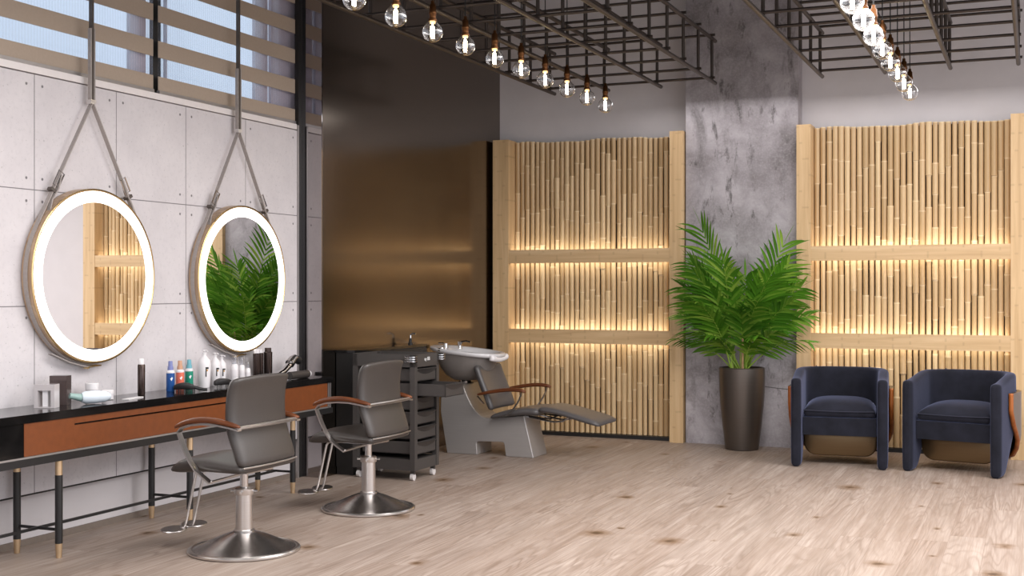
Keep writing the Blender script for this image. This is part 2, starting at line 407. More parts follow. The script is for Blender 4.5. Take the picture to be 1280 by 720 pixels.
def thing(name, label, cat, loc=(0, 0, 0), rz=0, group=None):
    o = bpy.data.objects.new(name, None); COL.objects.link(o); o.location = loc; o.rotation_euler = (0, 0, rz)
    o.empty_display_size = .1
    o['label'] = label; o['category'] = cat
    if group: o['group'] = group
    return o
def tag(o, label, cat, group=None):
    o['label'] = label; o['category'] = cat
    if group: o['group'] = group
    return o
def struct(o): o['kind'] = 'structure'; return o
def copy_tree(o, parent=None):
    c = o.copy(); COL.objects.link(c)
    if parent is not None: c.parent = parent
    for ch in list(o.children): copy_tree(ch, c)
    return c
def clamp(a, l=0., h=1.): return max(l, min(h, a))
def sstep(t): t = clamp(t); return t*t*(3-2*t)
def lerp_pts(tab, t):
    for (a, va), (b, vb) in zip(tab, tab[1:]):
        if t <= b: return va + (vb-va)*clamp((t-a)/(b-a))
    return tab[-1][1]

# ------------------------------------------------------------------ room shell
YB = 11.05; CZ = 4.4; XR = 8.3; YF = -3.2
struct(MB().box(-.4, XR+.2, YF-.2, YB+.25, -.08, 0).obj('floor', 'floor'))
struct(MB().box(-.4, XR+.2, YF-.2, YB+.25, CZ, CZ+.1).obj('ceiling', 'ceiling'))
struct(MB().box(-.4, XR+.2, YB, YB+.2, 0, CZ).obj('wall_back', 'white_wall'))
# left wall: low white wall, concrete boarding, strip over the windows
struct(MB().box(-.30, -.055, YF, 8.0, 0, .2879).obj('wall_left', 'white_wall'))
struct(MB().box(-.30, 0, YF, 7.705, .288, 2.56).box(-.30, -.03, 7.705, 8.05, .288, 2.6).obj('wall_left_boarding', 'tiles'))
struct(MB().box(-.30, -.02, YF, 8.05, CZ-.15, CZ).obj('wall_left_header', 'white_wall'))
struct(MB().box(-.30, -.22, YF, 4.0, 2.56, CZ).obj('wall_left_near', 'white_wall'))
struct(MB().box(-.054, -.040, YF, 7.70, 0, .035, .003).obj('baseboard_left', 'baseboard'))
struct(MB().box(-.045, .001, YF, 7.70, .279, .2875).obj('boarding_shadow_strip', 'blackframe'))  # black strip standing in for the shadow line under the boarding
struct(MB().box(-.30, .004, YF, 7.70, 2.567, 2.606, .002).obj('trim_1', 'sill'))
struct(MB().box(-.02, .006, 7.705, 7.725, 0, 2.60, .002).obj('trim_2', 'alu'))
struct(MB().box(-.035, 0, 7.727, 7.775, 0, CZ).obj('trim_3', 'blackframe'))
# bronze metal wall with its polished end
struct(MB().box(.0, .17, 7.79, YB, 0, CZ).obj('wall_left_metal', 'metal_wall'))
struct(MB().box(.0, .168, 7.776, 7.789, 0, CZ).obj('trim_4', 'mirror_panel'))
struct(MB().box(2.095, 3.10, 10.85, YB, 0, CZ).obj('pillar', 'pillar'))
# walls behind the camera, with tall window openings
struct(MB().box(XR, XR+.2, YF, YB, 0, .3).box(XR, XR+.2, YF, YB, 3.4, CZ).box(XR, XR+.2, 8.6, YB, .3, 3.4).box(XR, XR+.2, YF, -1.6, .3, 3.4).box(XR, XR+.2, 3.2, 3.6, .3, 3.4).obj('wall_right', 'white_wall'))
struct(MB().box(-.3, XR, YF-.2, YF, 0, .3).box(-.3, XR, YF-.2, YF, 3.4, CZ).box(-.3, 1., YF-.2, YF, .3, 3.4).box(7.3, XR, YF-.2, YF, .3, 3.4).obj('wall_front', 'white_wall'))

# windows in the left wall (above the boarding)
def window(i, y0, y1, ysp, sliver):
    f = MB()
    z0, z1 = 2.606, CZ-.15
    f.box(-.20, -.16, y0, y1, z0, z0+.03).box(-.20, -.16, y0, y1, z1-.03, z1).box(-.20, -.16, y0, y0+.03, z0+.03, z1-.03).box(-.20, -.16, y1-.03, y1, z0+.03, z1-.03)
    w = struct(f.obj('window_%d' % i, 'blackframe'))
    MB().box(-.184, -.176, y0+.03, y1-.03, z0+.03, z1-.03).obj('pane', 'window_glass', w)
    s = MB()
    s.box(-.11, -.085, ysp, y1-(.0 if sliver is None else .0), z0, z1) if sliver is None else s.box(-.11, -.085, ysp, sliver[0], z0, z1).box(-.11, -.085, sliver[1], y1, z0, z1)
    s.obj('side_panel', 'side_panel', w)
window(1, 4.0, 6.34, 5.99, (6.135, 6.333))
window(2, 6.34, 8.05, 7.30, (7.455, 7.50))
struct(MB().box(-.085, -.060, 6.170, 6.222, 2.607, CZ-.151).obj('trim_5', 'blackframe'))
# zebra blinds
def blind(label, y0, y1):
    t = thing('zebra_blind', label, 'blind', (-.030, (y0+y1)/2, 2.61), 0, 'zebra blinds in the window band')
    h = (y1-y0)/2; z = .0; top = CZ-.15-2.61
    MB().box(-.012, .012, -h, h, 0, .022, .004).obj('bottom_rail', 'alu', t)
    MB().box(-.03, .03, -h, h, top-.07, top, .004).obj('head_rail', 'blind', t)
    z = .022; k = 0
    while z < top-.07:
        a = .088 if k == 0 else .103
        z1 = min(z+a, top-.07); MB().box(-.003, .003, -h, h, z, z1).obj('opaque_band', 'blind', t)
        z2 = min(z1+.118, top-.07)
        if z2 > z1+.005: MB().box(-.001, .001, -h, h, z1, z2).obj('sheer_band', 'sheer', t)
        z = z2; k += 1
    return t
blind('taupe and sheer striped blind over the longer window stretch behind the first mirror strap', 4.05, 6.135)
blind('taupe and sheer striped blind in the window beside the dark metal wall', 6.185, 7.722)

# ------------------------------------------------------------------ bamboo wall panels
def pole_mesh(seed, x):
    r_ = random.Random(seed); s = MB(); lay = s.b.loops.layers.float_color.new('seg')
    z0 = .035; top = 2.80+.009*math.sin(x*7.0)+.004*math.sin(x*17.)
    zs = [z0]; z = z0 + r_.uniform(.12, .5)
    while z < top-.10: zs.append(z); z += r_.uniform(.26, .52)
    zs.append(top)
    y = r_.uniform(-.006, .006); n = 14
    for a, b in zip(zs, zs[1:]):
        rr = r_.uniform(.0205, .0265); tone = r_.random()
        prof = [(0, a), (rr*1.0, a), (rr*1.06, a+.003), (rr*1.0, a+.010), (rr*.985, (a+b)/2), (rr*1.0, b-.012), (rr*1.07, b-.004), (rr*1.02, b), (0, b)]
        cols = [(tone, 0, .9), (tone, .0, .9), (tone, .25, 0), (tone, 0, .12), (tone, 0, 0), (tone, .15, 0), (tone, .9, 0), (tone, .9, 0), (tone, .5, 0)]
        before = len(s.b.faces)
        s.lathe(prof, n, (0, y+r_.uniform(-.004, .007), 0)); s.b.faces.ensure_lookup_table()
        for f in s.b.faces[before:]:
            for l in f.loops:
                zz = l.vert.co.z; k = min(range(len(prof)), key=lambda q: abs(prof[q][1]-zz)+ (0 if prof[q][0] > 0 else 1))
                l[lay] = (*cols[k], 1)
    return s
def panel(label, x0, x1, wl, wr, seed):
    """origin: floor level, front face of the uprights at y=10.80"""
    t = thing('bamboo_wall_panel', label, 'wall panel', ((x0+x1)/2, 10.80, 0), 0, 'bamboo wall panels')
    X = (x0+x1)/2; a, b = x0-X, x1-X
    MB().box(a, a+wl, 0, .235, 0, 2.82, .003).obj('upright', 'post', t)
    MB().box(b-wr, b, 0, .235, 0, 2.82, .003).obj('upright', 'post', t)
    MB().box(a+wl, b-wr, .225, .24, .02, 2.79).obj('backing_board', 'backing', t)
    MB().box(a+wl, b-wr, .10, .22, 0, .034).obj('plinth', 'black_soft', t)
    for z0, z1 in ((1.636, 1.763), (.880, 1.010)):
        MB().box(a+wl, b-wr, .004, .060, z0, z1, .003).obj('rail', 'rail', t)
        MB().box(a+wl+.01, b-wr-.01, .062, .078, z0+.008, z1-.008).obj('led_strip', 'led', t)
    n = round((b-wr-a-wl)/.0513); p = (b-wr-a-wl)/n
    for i in range(n):
        x = a+wl+p*(i+.5)
        pole_mesh(seed+i, x).obj('bamboo_pole', 'bamboo', t, loc=(x, .175+.010*math.sin(i*.35), 0), smooth=30)
panel('bamboo cane wall panel between the dark metal wall and the concrete pillar', .205, 2.082, .162, .126, 100)
panel('bamboo cane wall panel behind the two navy armchairs', 3.095, 4.985, .122, .163, 400)

# ------------------------------------------------------------------ hanging lattice grids
def lattice(label, xs, y0, y1, z0, z1):
    t = thing('hanging_lattice_grid', label, 'ceiling grid', (xs[0], y0, z0), 0, 'hanging steel lattices')
    L = y1-y0; H = z1-z0
    for x in xs:
        for z in (0, H): MB().cyl((x-xs[0], 0, z), (x-xs[0], L, z), .0165, 12).obj('long_bar', 'steel_rod', t)
    n = int((L-.14)/.46)
    for i in range(n+1):
        y = L-.14-i*.46
        if y < .05: break
        for z in (.026, H+.026): MB().cyl((-.03, y, z), (xs[-1]-xs[0]+.03, y, z), .011, 10).obj('cross_bar', 'steel_rod', t)
        for x in xs: MB().cyl((x-xs[0], y+.02, 0), (x-xs[0], y+.02, H), .013, 10).obj('upright_bar', 'steel_rod', t)
    for x in (xs[0], xs[-1]):
        MB().cyl((x-xs[0], .3, H), (x-xs[0], .3, CZ-z0), .006, 8).obj('hanger_rod', 'steel_rod', t)
        MB().cyl((x-xs[0], L-2.2, H), (x-xs[0], L-2.2, CZ-z0), .006, 8).obj('hanger_rod', 'steel_rod', t)
lattice('dark steel rod lattice hanging near the metal wall and concrete pillar', [1.02, 1.53, 2.01, 2.49], 4.6, 10.34, 3.15, 3.51)
lattice('dark steel rod lattice hanging over the two navy armchairs', [3.385, 3.885, 4.385, 4.885], 4.6, 10.36, 3.15, 3.51)

# ------------------------------------------------------------------ pendant bulbs
def make_bulb():
    t = thing('pendant_bulb', '', 'pendant light')
    MB().cyl((0, 0, .175), (0, 0, CZ-2.86), .0035, 8).obj('cord', 'cord', t)
    MB().lathe([(0, .176), (.010, .176), (.011, .160), (.019, .150), (.021, .120), (.024, .112), (.024, .100), (.021, .096), (.021, .075), (.026, .070), (.026, .060), (0, .060)][::-1], 18).obj('socket', 'bronze', t)
    MB().lathe([(0, .061), (.0165, .061), (.0165, .048), (0, .048)][::-1], 14).obj('collar', 'socket_glow', t)
    pr = [(.0, -.062)]
    for i in range(1, 15):
        a = -math.pi/2 + i*(math.pi*.80)/14
        pr.append((.060*math.cos(a), -.002+.060*math.sin(a)))
    pr += [(.030, .055), (.022, .060)]
    g = MB().lathe(pr, 28).obj('glass_globe', 'bulb_glass', t, smooth=180)
    f = MB(); pts = []
    for i in range(60):
        a = i*1.25; pts.append((.0105*math.cos(a), .0105*math.sin(a), -.038+i*.00118))
    f.tube(pts, .0015, 5); f.cyl((0, 0, .03), (0, 0, .05), .004, 8)
    f.obj('filament', 'filament', t)
    return t
b0 = make_bulb()
ORD = ['first', 'second', 'third', 'fourth', 'fifth', 'sixth', 'seventh', 'eighth', 'ninth', 'tenth']
def bulbs(x, y1, sp, n, z, row, grp):
    for i in range(n):
        b = b0 if (i == 0 and row == 'near the metal wall') else copy_tree(b0)
        b.location = (x, y1-sp*i, z)
        b['label'] = 'clear globe filament bulb, %s from the back wall in the row %s' % (ORD[i], row); b['group'] = grp
bulbs(1.845, 9.323, .4375, 10, 2.86, 'near the metal wall', 'bulbs in the row near the metal wall')
bulbs(4.144, 9.60, .4500, 8, 2.86, 'towards the armchairs', 'bulbs in the row towards the armchairs')

# ------------------------------------------------------------------ round hanging mirrors
def hanging_mirror(label, yc, zc, ya):
    t = thing('hanging_round_mirror', label, 'mirror', (0.002, yc, zc), 0, 'round strap mirrors')
    ro, ri = .497, .42
    X90 = Matrix(((0, 0, 1), (0, 1, 0), (-1, 0, 0)))
    MB().lathe([(0, .0), (ro-.01, 0), (ro, .006), (ro, .070), (ro-.012, .080), (ro-.014, .074), (0, .074)], 96, (0, 0, 0), X90).obj('hoop', 'frame_wood', t, smooth=30)
    MB().lathe([(ro-.014, .0735), (ro-.014, .0785), (ri, .0785), (ri, .0735)], 96, (0, 0, 0), X90).obj('light_ring', 'ring', t, smooth=30)
    MB().lathe([(ro-.0135, .074), (ro-.005, .0815), (ro, .0795), (ro+.001, .074)], 96, (0, 0, 0), X90).obj('gold_rim', 'gold', t, smooth=30)
    MB().lathe([(0, .0765), (ri, .0765), (ri, .0742), (0, .0742)][::-1], 96, (0, 0, 0), X90).obj('mirror_glass', 'mirror', t, smooth=30)
    # strap round the hoop + two straps to the apex
    ap = Vector((.045, ya-yc, 2.461-zc)); d = math.hypot(ap.y, ap.z); th = math.acos((ro+.004)/d); ph = math.atan2(ap.y, ap.z)
    rs = ro+.004
    def rim(a): return (.038, rs*math.sin(a), rs*math.cos(a))
    a0, a1 = ph+th, ph-th+2*math.pi
    MB().strap([rim(a0+(a1-a0)*i/60) for i in range(61)], .026, .006, (1, 0, 0)).obj('rim_strap', 'strap', t)
    for a in (ph+th, ph-th):
        e = Vector(rim(a)); sg = 1 if a > ph else -1
        k = ap.lerp(e, .62)
        MB().strap([ap, e], .026, .006, (1, 0, 0)).obj('strap', 'strap', t)
        # buckle: doubled strap, loop, prong and keeper
        dr = (e-ap).normalized(); nn = dr.cross(Vector((1, 0, 0))).normalized()
        bk = MB()
        w = .022
        q = [k+Vector((.012, 0, 0))+dr*u+nn*v for u, v in ((-.045, -w), (.045, -w), (.045, w), (-.045, w))]
        bk.tube(q, .005, 8, closed=True); bk.tube([k+Vector((.014, 0, 0))-dr*.030, k+Vector((.016, 0, 0))+dr*.032], .003, 6)
        b = bk.obj('buckle', 'chrome', t)
        kp = MB(); q2 = k+dr*.075
        kp.box(q2.x-.016, q2.x+.018, q2.y-.022, q2.y+.022, q2.z-.009, q2.z+.009, .002, 2, rot=Matrix.Rotation(math.atan2(dr.y, dr.z), 3, 'X').inverted() if False else Matrix.Rotation(-math.atan2(dr.y, dr.z), 3, 'X'))
        kp.obj('keeper', 'strap_dark', t)
        MB().strap([k+Vector((.006, 0, 0))-dr*.03+nn*.004*sg, k+dr*.05+Vector((.012, 0, 0))+nn*.018*sg, k+dr*.13+Vector((.010, 0, 0))+nn*.012*sg, k+dr*.19+Vector((.012, 0, 0))+nn*.026*sg], .024, .007, (1, 0, 0)).obj('strap_end', 'strap', t)
    # vertical strap with a doubled lower sleeve
    MB().box(ap.x-.013, ap.x+.013, ap.y-.009, ap.y+.004, ap.z, CZ-zc).obj('drop_strap', 'strap_dark', t)
    MB().box(ap.x-.012, ap.x+.010, ap.y-.019, ap.y-.010, ap.z, ap.z+.42, .001).box(ap.x-.012, ap.x+.014, ap.y+.006, ap.y+.015, ap.z, ap.z+.42, .001).obj('strap_sleeve', 'strap', t)
    MB().box(ap.x-.016, ap.x+.016, ap.y-.022, ap.y+.018, ap.z-.012, ap.z+.012, .003).obj('ring_clip', 'satin', t)
    # buckle with a loose strap tip at the foot of the hoop
    zb = -rs-.012
    MB().strap([(.045, -.33, zb+.085), (.055, -.20, zb+.030), (.05, -.06, zb-.002), (.045, .02, zb-.004)], .024, .005, (1, 0, .15)).obj('strap_tip', 'strap', t)
    MB().tube([(.025, -.05, zb-.002), (.062, -.05, zb-.004), (.062, .05, zb+.001), (.025, .05, zb+.001)], .004, 8, closed=True).cyl((.03, -.05, zb-.006), (.06, -.05, zb-.006), .008, 10).obj('foot_buckle', 'gold', t)
hanging_mirror('round lit mirror on straps reflecting the bamboo panel and white wall', 5.519, 1.468, 5.513)
hanging_mirror('round lit mirror on straps reflecting the green palm', 6.934, 1.460, 6.917)

# ------------------------------------------------------------------ console vanity
VY0, VY1 = 3.2, 7.60
def vanity():
    t = thing('vanity_console', 'long black console with cognac drawer front and brass tipped legs under the mirrors', 'vanity', (0.2, (VY0+VY1)/2, 0))
    ox, oy = .2, (VY0+VY1)/2
    def bx(n, m, x0, x1, y0, y1, z0, z1, bev=.003, p=None): return MB().box(x0-ox, x1-ox, y0-oy, y1-oy, z0, z1, bev).obj(n, m, p or t)
    bx('worktop', 'black', .005, .372, VY0, VY1, .724, .766, .003)
    bx('carcass', 'black', .01, .345, VY0+.02, VY1-.02, .556, .7235, .002)
    bx('bottom_panel', 'black_soft', .005, .372, VY0, VY1, .507, .5445, .002)
    bx('trim_strip', 'satin_light', .01, .368, VY0+.01, VY1-.03, .5455, .555, .001)
    bx('end_cap', 'alu', .335, .368, 7.545, 7.556, .5455, .7235, .001)
    bx('end_cap', 'alu', .335, .368, 7.572, 7.580, .5455, .7235, .001)
    d = MB()
    y0, y1 = 4.681, 7.535; s0, s1 = 5.03, 6.65
    d.box(.346-ox, .366-ox, y0-oy, y1-oy, .5565, .680, .0015).box(.346-ox, .366-ox, y0-oy, y1-oy, .690, .7225, .0015).box(.346-ox, .366-ox, y0-oy, s0-oy, .680, .690).box(.346-ox, .366-ox, s1-oy, y1-oy, .680, .690)
    d.obj('drawer_front', 'drawer_wood', t)
    bx('black_front', 'black', .346, .366, VY0+.02, 4.678, .5565, .7225, .002)
    for y in (3.88, 4.945, 6.02, 7.13):
        for x in (.055, .34):
            lg = MB().lathe([(0, .0), (.0135, .0), (.0185, .075), (.0195, .075), (.0195, .43), (.0185, .43)], 16).obj('leg', 'black_soft', t, loc=(x-ox, y-oy, 0))
            MB().lathe([(0, 0.0005), (.0145, 0.0005), (.0195, .080), (0, .080)], 16).obj('brass_foot', 'brass', lg)
            MB().lathe([(0, .43), (.0185, .43), (.0185, .5065), (0, .5065)], 16).obj('brass_collar', 'brass', lg)
        MB().cyl((.055-ox, y-oy, .145), (.34-ox, y-oy, .145), .008, 10).obj('cross_rail', 'black_soft', t)
    MB().box(.192-ox, .208-ox, 3.88-oy, 7.13-oy, .138, .152, .002).obj('stretcher', 'black_soft', t)
vanity()

# ------------------------------------------------------------------ salon chairs
def salon_chair(label, loc, rz):
    t = thing('salon_chair', label, 'salon chair', loc, rz, 'styling chairs at the vanity')
    MB().lathe([(0, 0.0005), (.271, 0.0005), (.272, .018), (.258, .021), (.222, .036), (.170, .060), (.115, .084), (.072, .099), (.058, .104), (0, .104)], 64).obj('base', 'brushed', t, smooth=28)
    MB().lathe([(.2725, 0), (.290, 0), (.297, .006), (.297, .014), (.290, .020), (.278, .022), (.2725, .019)], 64).obj('base_ring', 'satin', t, smooth=28)
    MB().lathe([(0, .1045), (.054, .1045), (.056, .112), (.045, .116), (.0435, .300), (0, .300)], 32).obj('pedestal', 'satin', t, smooth=28)
    c = MB().lathe([(0, .3005), (.050, .3005), (.052, .306), (.052, .330), (.046, .336), (.030, .340), (0, .340)], 32)
    for a in (20, 110, 200, 290): c.cyl((.048*math.cos(R(a)), .048*math.sin(R(a)), .318), (.072*math.cos(R(a)), .072*math.sin(R(a)), .318), .007, 10)
    c.obj('collar', 'satin', t, smooth=28)
    MB().cyl((0, 0, .3405), (0, 0, .4315), .0215, 20).obj('piston', 'chrome', t)
    MB().box(-.12, .10, -.12, .12, .432, .442, .003).box(-.16, .06, -.06, -.04, .418, .4315, .003).box(-.16, .06, .04, .06, .418, .4315, .003).obj('seat_frame', 'chrome', t)
    # seat pad
    def top(u, v):
        x = -.305+u*.475; y = (v-.5)*2
        z = lerp_pts([(-.305, .445), (-.285, .482), (-.24, .502), (-.12, .506), (.05, .490), (.17, .484)], x) + .012*(1-y*y)
        return (x, y*(.262-.012*(1-u)), z)
    def bot(u, v):
        x = -.300+u*.47; y = (v-.5)*2
        z = lerp_pts([(-.30, .432), (-.26, .428), (-.1, .443), (.17, .443)], x)
        return (x, y*(.256-.012*(1-u)), z)
    MB().slab(top, bot, 10, 8).obj('seat', 'leather', t, sub=1, smooth=180)
    # back pad : leaning lower half, upright upper half, rolled top
    prof = [(.478, .172), (.56, .146), (.63, .118), (.69, .102), (.76, .098), (.84, .103), (.90, .116), (.935, .136)]
    def back(u, v):
        z = .478+u*.457; y = (v-.5)*2; x = lerp_pts(prof, z) + .022*(1-y*y)
        hw = .262 - .012*abs(u-.42)
        return (x, y*hw, z+.012*(1-y*y)*sstep((u-.7)/.3))
    def front(u, v):
        x, y, z = back(u, v); return (x-.052, y*.985, z)
    MB().slab(back, front, 12, 8).obj('backrest', 'leather', t, sub=1, smooth=180)
    br = MB().tube([(.150+.012*(1-abs(y)/.27), y, .684) for y in (-.272, -.2, -.1, 0, .1, .2, .272)], .0105, 8)
    br.obj('back_bar', 'satin', t)
    MB().tube([(.170+.02*(1-(y/.24)**2), y, .477) for y in (-.245, -.12, 0, .12, .245)], .0045, 8).obj('lower_bar', 'satin', t)
    MB().tube([(-.012, -.268, .402), (-.012, 0, .408), (-.012, .268, .402)], .0075, 8).obj('arm_cross_tube', 'satin', t)
    for s in (-1, 1):
        y = .272*s
        arc = [(-.245, .664), (-.19, .690), (-.12, .708), (-.04, .714), (.04, .708), (.11, .696), (.175, .682)]
        ar = MB()
        rings = []
        for i, (x, z) in enumerate(arc):
            k = (.65, .95, 1.05, 1.05, 1., .85, .6)[i]
            hw, hh = .023*k, .015*k
            rings.append([(x, y+a*hw, z+.008+b*hh) for a, b in ((-1, -.6), (-.6, -1), (.6, -1), (1, -.6), (1, .5), (.5, 1), (-.5, 1), (-1, .5))])
        ar.loft(rings)
        a = ar.obj('armrest', 'arm_wood', t, sub=1, smooth=180)
        band = [(.165, y, .676), (.10, y, .688), (.02, y, .698), (-.06, y, .698), (-.14, y, .690), (-.195, y, .672), (-.213, y, .650), (-.200, y, .618), (-.174, y, .562), (-.143, y, .506), (-.103, y, .456), (-.055, y, .424), (-.012, y, .397)]
        MB().strap(band, .034, .009, (0, 1, 0)).obj('arm_band', 'satin', a)
    # footrest
    f = MB()
    for y in (-.035, .035):
        f.tube([(-.16, y, .424), (-.27, y, .415), (-.288, y, .395), (-.352, y, .128), (-.362, y, .106), (-.385, y*1.1, .100)], .0075, 8)
    f.obj('footrest_rod', 'satin', t)
    pl = MB()
    for s in (-1, 1):
        pl.lathe([(0, -.004), (.075, -.004), (.078, 0), (.075, .004), (0, .004)], 28, (-.392, s*.085, .098), Matrix.Rotation(R(6), 3, 'Y'), .75, 1.15)
    pl.obj('foot_plate', 'satin', t)
    return t
c1 = salon_chair('taupe leather salon chair nearest the camera on a round steel base', (1.12, 5.47, 0), 0)
c2 = copy_tree(c1); c2.location = (1.12, 6.80, 0)
c2['label'] = 'taupe leather salon chair standing beside the charcoal drawer trolley'

# ------------------------------------------------------------------ drawer trolley
def trolley():
    t = thing('salon_trolley', 'charcoal wheeled trolley with one drawer pulled out', 'trolley', (.622, 8.085, 0), R(-1.5))
    hx, hy = .262, .187; z0, z1 = .075, .915
    p = .040
    for sx in (-1, 1):
        for sy in (-1, 1): MB().box(min(sx*hx, sx*(hx-p)), max(sx*hx, sx*(hx-p)), min(sy*hy, sy*(hy-p)), max(sy*hy, sy*(hy-p)), z0, z1, .006).obj('corner_post', 'trolley', t)
    MB().box(-hx+.005, hx-.005, -hy+.005, hy-.005, z0, .155, .004).obj('base_panel', 'trolley', t)
    # top: rim with sunk tray
    tp = MB(); tp.box(-hx, hx, -hy, -hy+.014, .825, z1+.003, .004).box(-hx, hx, hy-.014, hy, .825, z1+.003, .004).box(-hx, -hx+.014, -hy+.014, hy-.014, .825, z1+.003, .004).box(hx-.014, hx, -hy+.014, hy-.014, .825, z1+.003, .004).box(-hx+.014, hx-.014, -hy+.014, hy-.014, .835, .862)
    tp.obj('top_tray', 'trolley', t)
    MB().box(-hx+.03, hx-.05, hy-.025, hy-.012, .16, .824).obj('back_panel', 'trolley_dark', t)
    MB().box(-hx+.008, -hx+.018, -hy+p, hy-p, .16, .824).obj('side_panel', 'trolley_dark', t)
    for y in (-hy+.012,):
        for z in (.38, .60): MB().box(-hx+p, hx-p, y-.006, y+.006, z, z+.018).obj('side_rail', 'trolley', t)
    zt = [.811, .705, .601, .497, .388, .279]
    for k, z in enumerate(zt):
        h = .090; pull = .235 if k == 1 else (-.012 if k == 2 else 0.)
        d = MB(); x1 = hx-.006+pull; x0 = x1-.46; y0, y1 = -hy+.044, hy-.044; th = .006
        d.box(x0, x1, y0, y0+th, z-h, z, .001).box(x0, x1, y1-th, y1, z-h, z, .001).box(x0, x1, y0, y1, z-h, z-h+th, .001).box(x0, x0+th, y0, y1, z-h, z, .001)
        # front
        d.box(x1-.012, x1, y0, y1, z-h, z, .002)
        dr = d.obj('drawer', 'trolley', t)
        # scooped lip handle
        g = MB()
        def fa(u, v, x1=x1, y0=y0, y1=y1, z=z):
            y = y0+.004+u*(y1-y0-.008); q = 1-(2*u-1)**2
            return (x1+.004+.030*q*v+.006*v, y, z-.004-v*(.006+.030*q))
        def fb(u, v, x1=x1, y0=y0, y1=y1, z=z):
            a = fa(u, v); return (a[0]-.004*(1-v)-.002, a[1], a[2]-.008*(1-v)-.003)
        def fa2(u, v):
            y = y0+.004+u*(y1-y0-.008); q = 1-(2*u-1)**2
            return (x1+.001+(.014+.022*q)*(1-v), y, z-.001-v*.030*(.35+q)*.9)
        def fb2(u, v):
            y = y0+.004+u*(y1-y0-.008); q = 1-(2*u-1)**2
            return (x1+.0005+(.012+.020*q)*(1-v)*.85, y, z-.006-v*.030*(.35+q)*.9)
        g.slab(fa2, fb2, 12, 2); g.obj('drawer_lip', 'trolley', dr, smooth=50)
    for sx in (-1, 1):
        for sy in (-1, 1):
            w = MB(); x, y = sx*(hx-.035), sy*(hy-.035)
            w.cyl((x-.012, y, .027), (x+.012, y, .027), .026, 18)
            cw = w.obj('castor', 'wheel', t)
            MB().box(x-.016, x+.016, y-.010, y+.010, .046, .0745, .003).obj('castor_fork', 'trolley', cw)
    # ring dryer holder on the near corner
    r = MB()
    for k in range(3):
        r.tube([(hx-.030+.045*math.cos(a*math.pi/12), -hy-.010+.038*math.sin(a*math.pi/12), .868+k*.017) for a in range(24)], .0055, 8, closed=True)
    r.obj('dryer_ring', 'chrome', t)
    r = MB(); 
    for k in range(3):
        r.tube([(hx+.004+.034*math.cos(a*math.pi/12), hy+.012+.034*math.sin(a*math.pi/12), .868+k*.017) for a in range(24)], .005, 8, closed=True)
    r.obj('dryer_ring', 'chrome', t)
    cu = bpy.data.curves.new('printed_mark', 'FONT'); cu.body = 'uy BB'; cu.size = .036; cu.extrude = .0006; cu.align_x = 'CENTER'
    tmp = bpy.data.objects.new('printed_mark', cu); COL.objects.link(tmp); bpy.context.view_layer.update()
    me = bpy.data.meshes.new_from_object(tmp.evaluated_get(bpy.context.evaluated_depsgraph_get()))
    bpy.data.objects.remove(tmp); bpy.data.curves.remove(cu)
    o = bpy.data.objects.new('printed_mark', me); COL.objects.link(o); me.materials.clear(); me.materials.append(MT['white_ink']); o.parent = t
    o.location = (hx+.0008, .0, .868); o.rotation_euler = (R(90), 0, R(90))
trolley()

# ------------------------------------------------------------------ low black cabinet along the metal wall
def back_cabinet():
    t = thing('low_cabinet', 'black low cabinet along the dark metal wall behind the trolley', 'cabinet', (.255, 8.55, 0))
    MB().box(-.08, .08, -.58, .58, .06, .915, .003).obj('body', 'black_soft', t)
    MB().box(-.08, .085, -.59, .59, .9155, .935, .003).obj('top', 'black', t)
    MB().box(-.08, .06, -.57, .57, 0, .0595).obj('plinth', 'black_soft', t)
    for k in range(2): MB().box(.0805, .094, -.575+k*.578, -.003+k*.578, .07, .905, .002).obj('door', 'black_soft', t)
back_cabinet()
def tap():
    t = thing('small_tap', 'small chrome tap on the black cabinet beside the basin', 'tap', (.25, 9.02, .936))
    MB().lathe([(0, 0), (.022, 0), (.022, .008), (.012, .014), (.012, .05), (0, .05)], 16).obj('body', 'black_soft', t)
    MB().tube([(0, 0, .05), (0, 0, .075), (.02, 0, .088), (.05, 0, .086)], .007, 8).obj('spout', 'chrome', t)
tap()

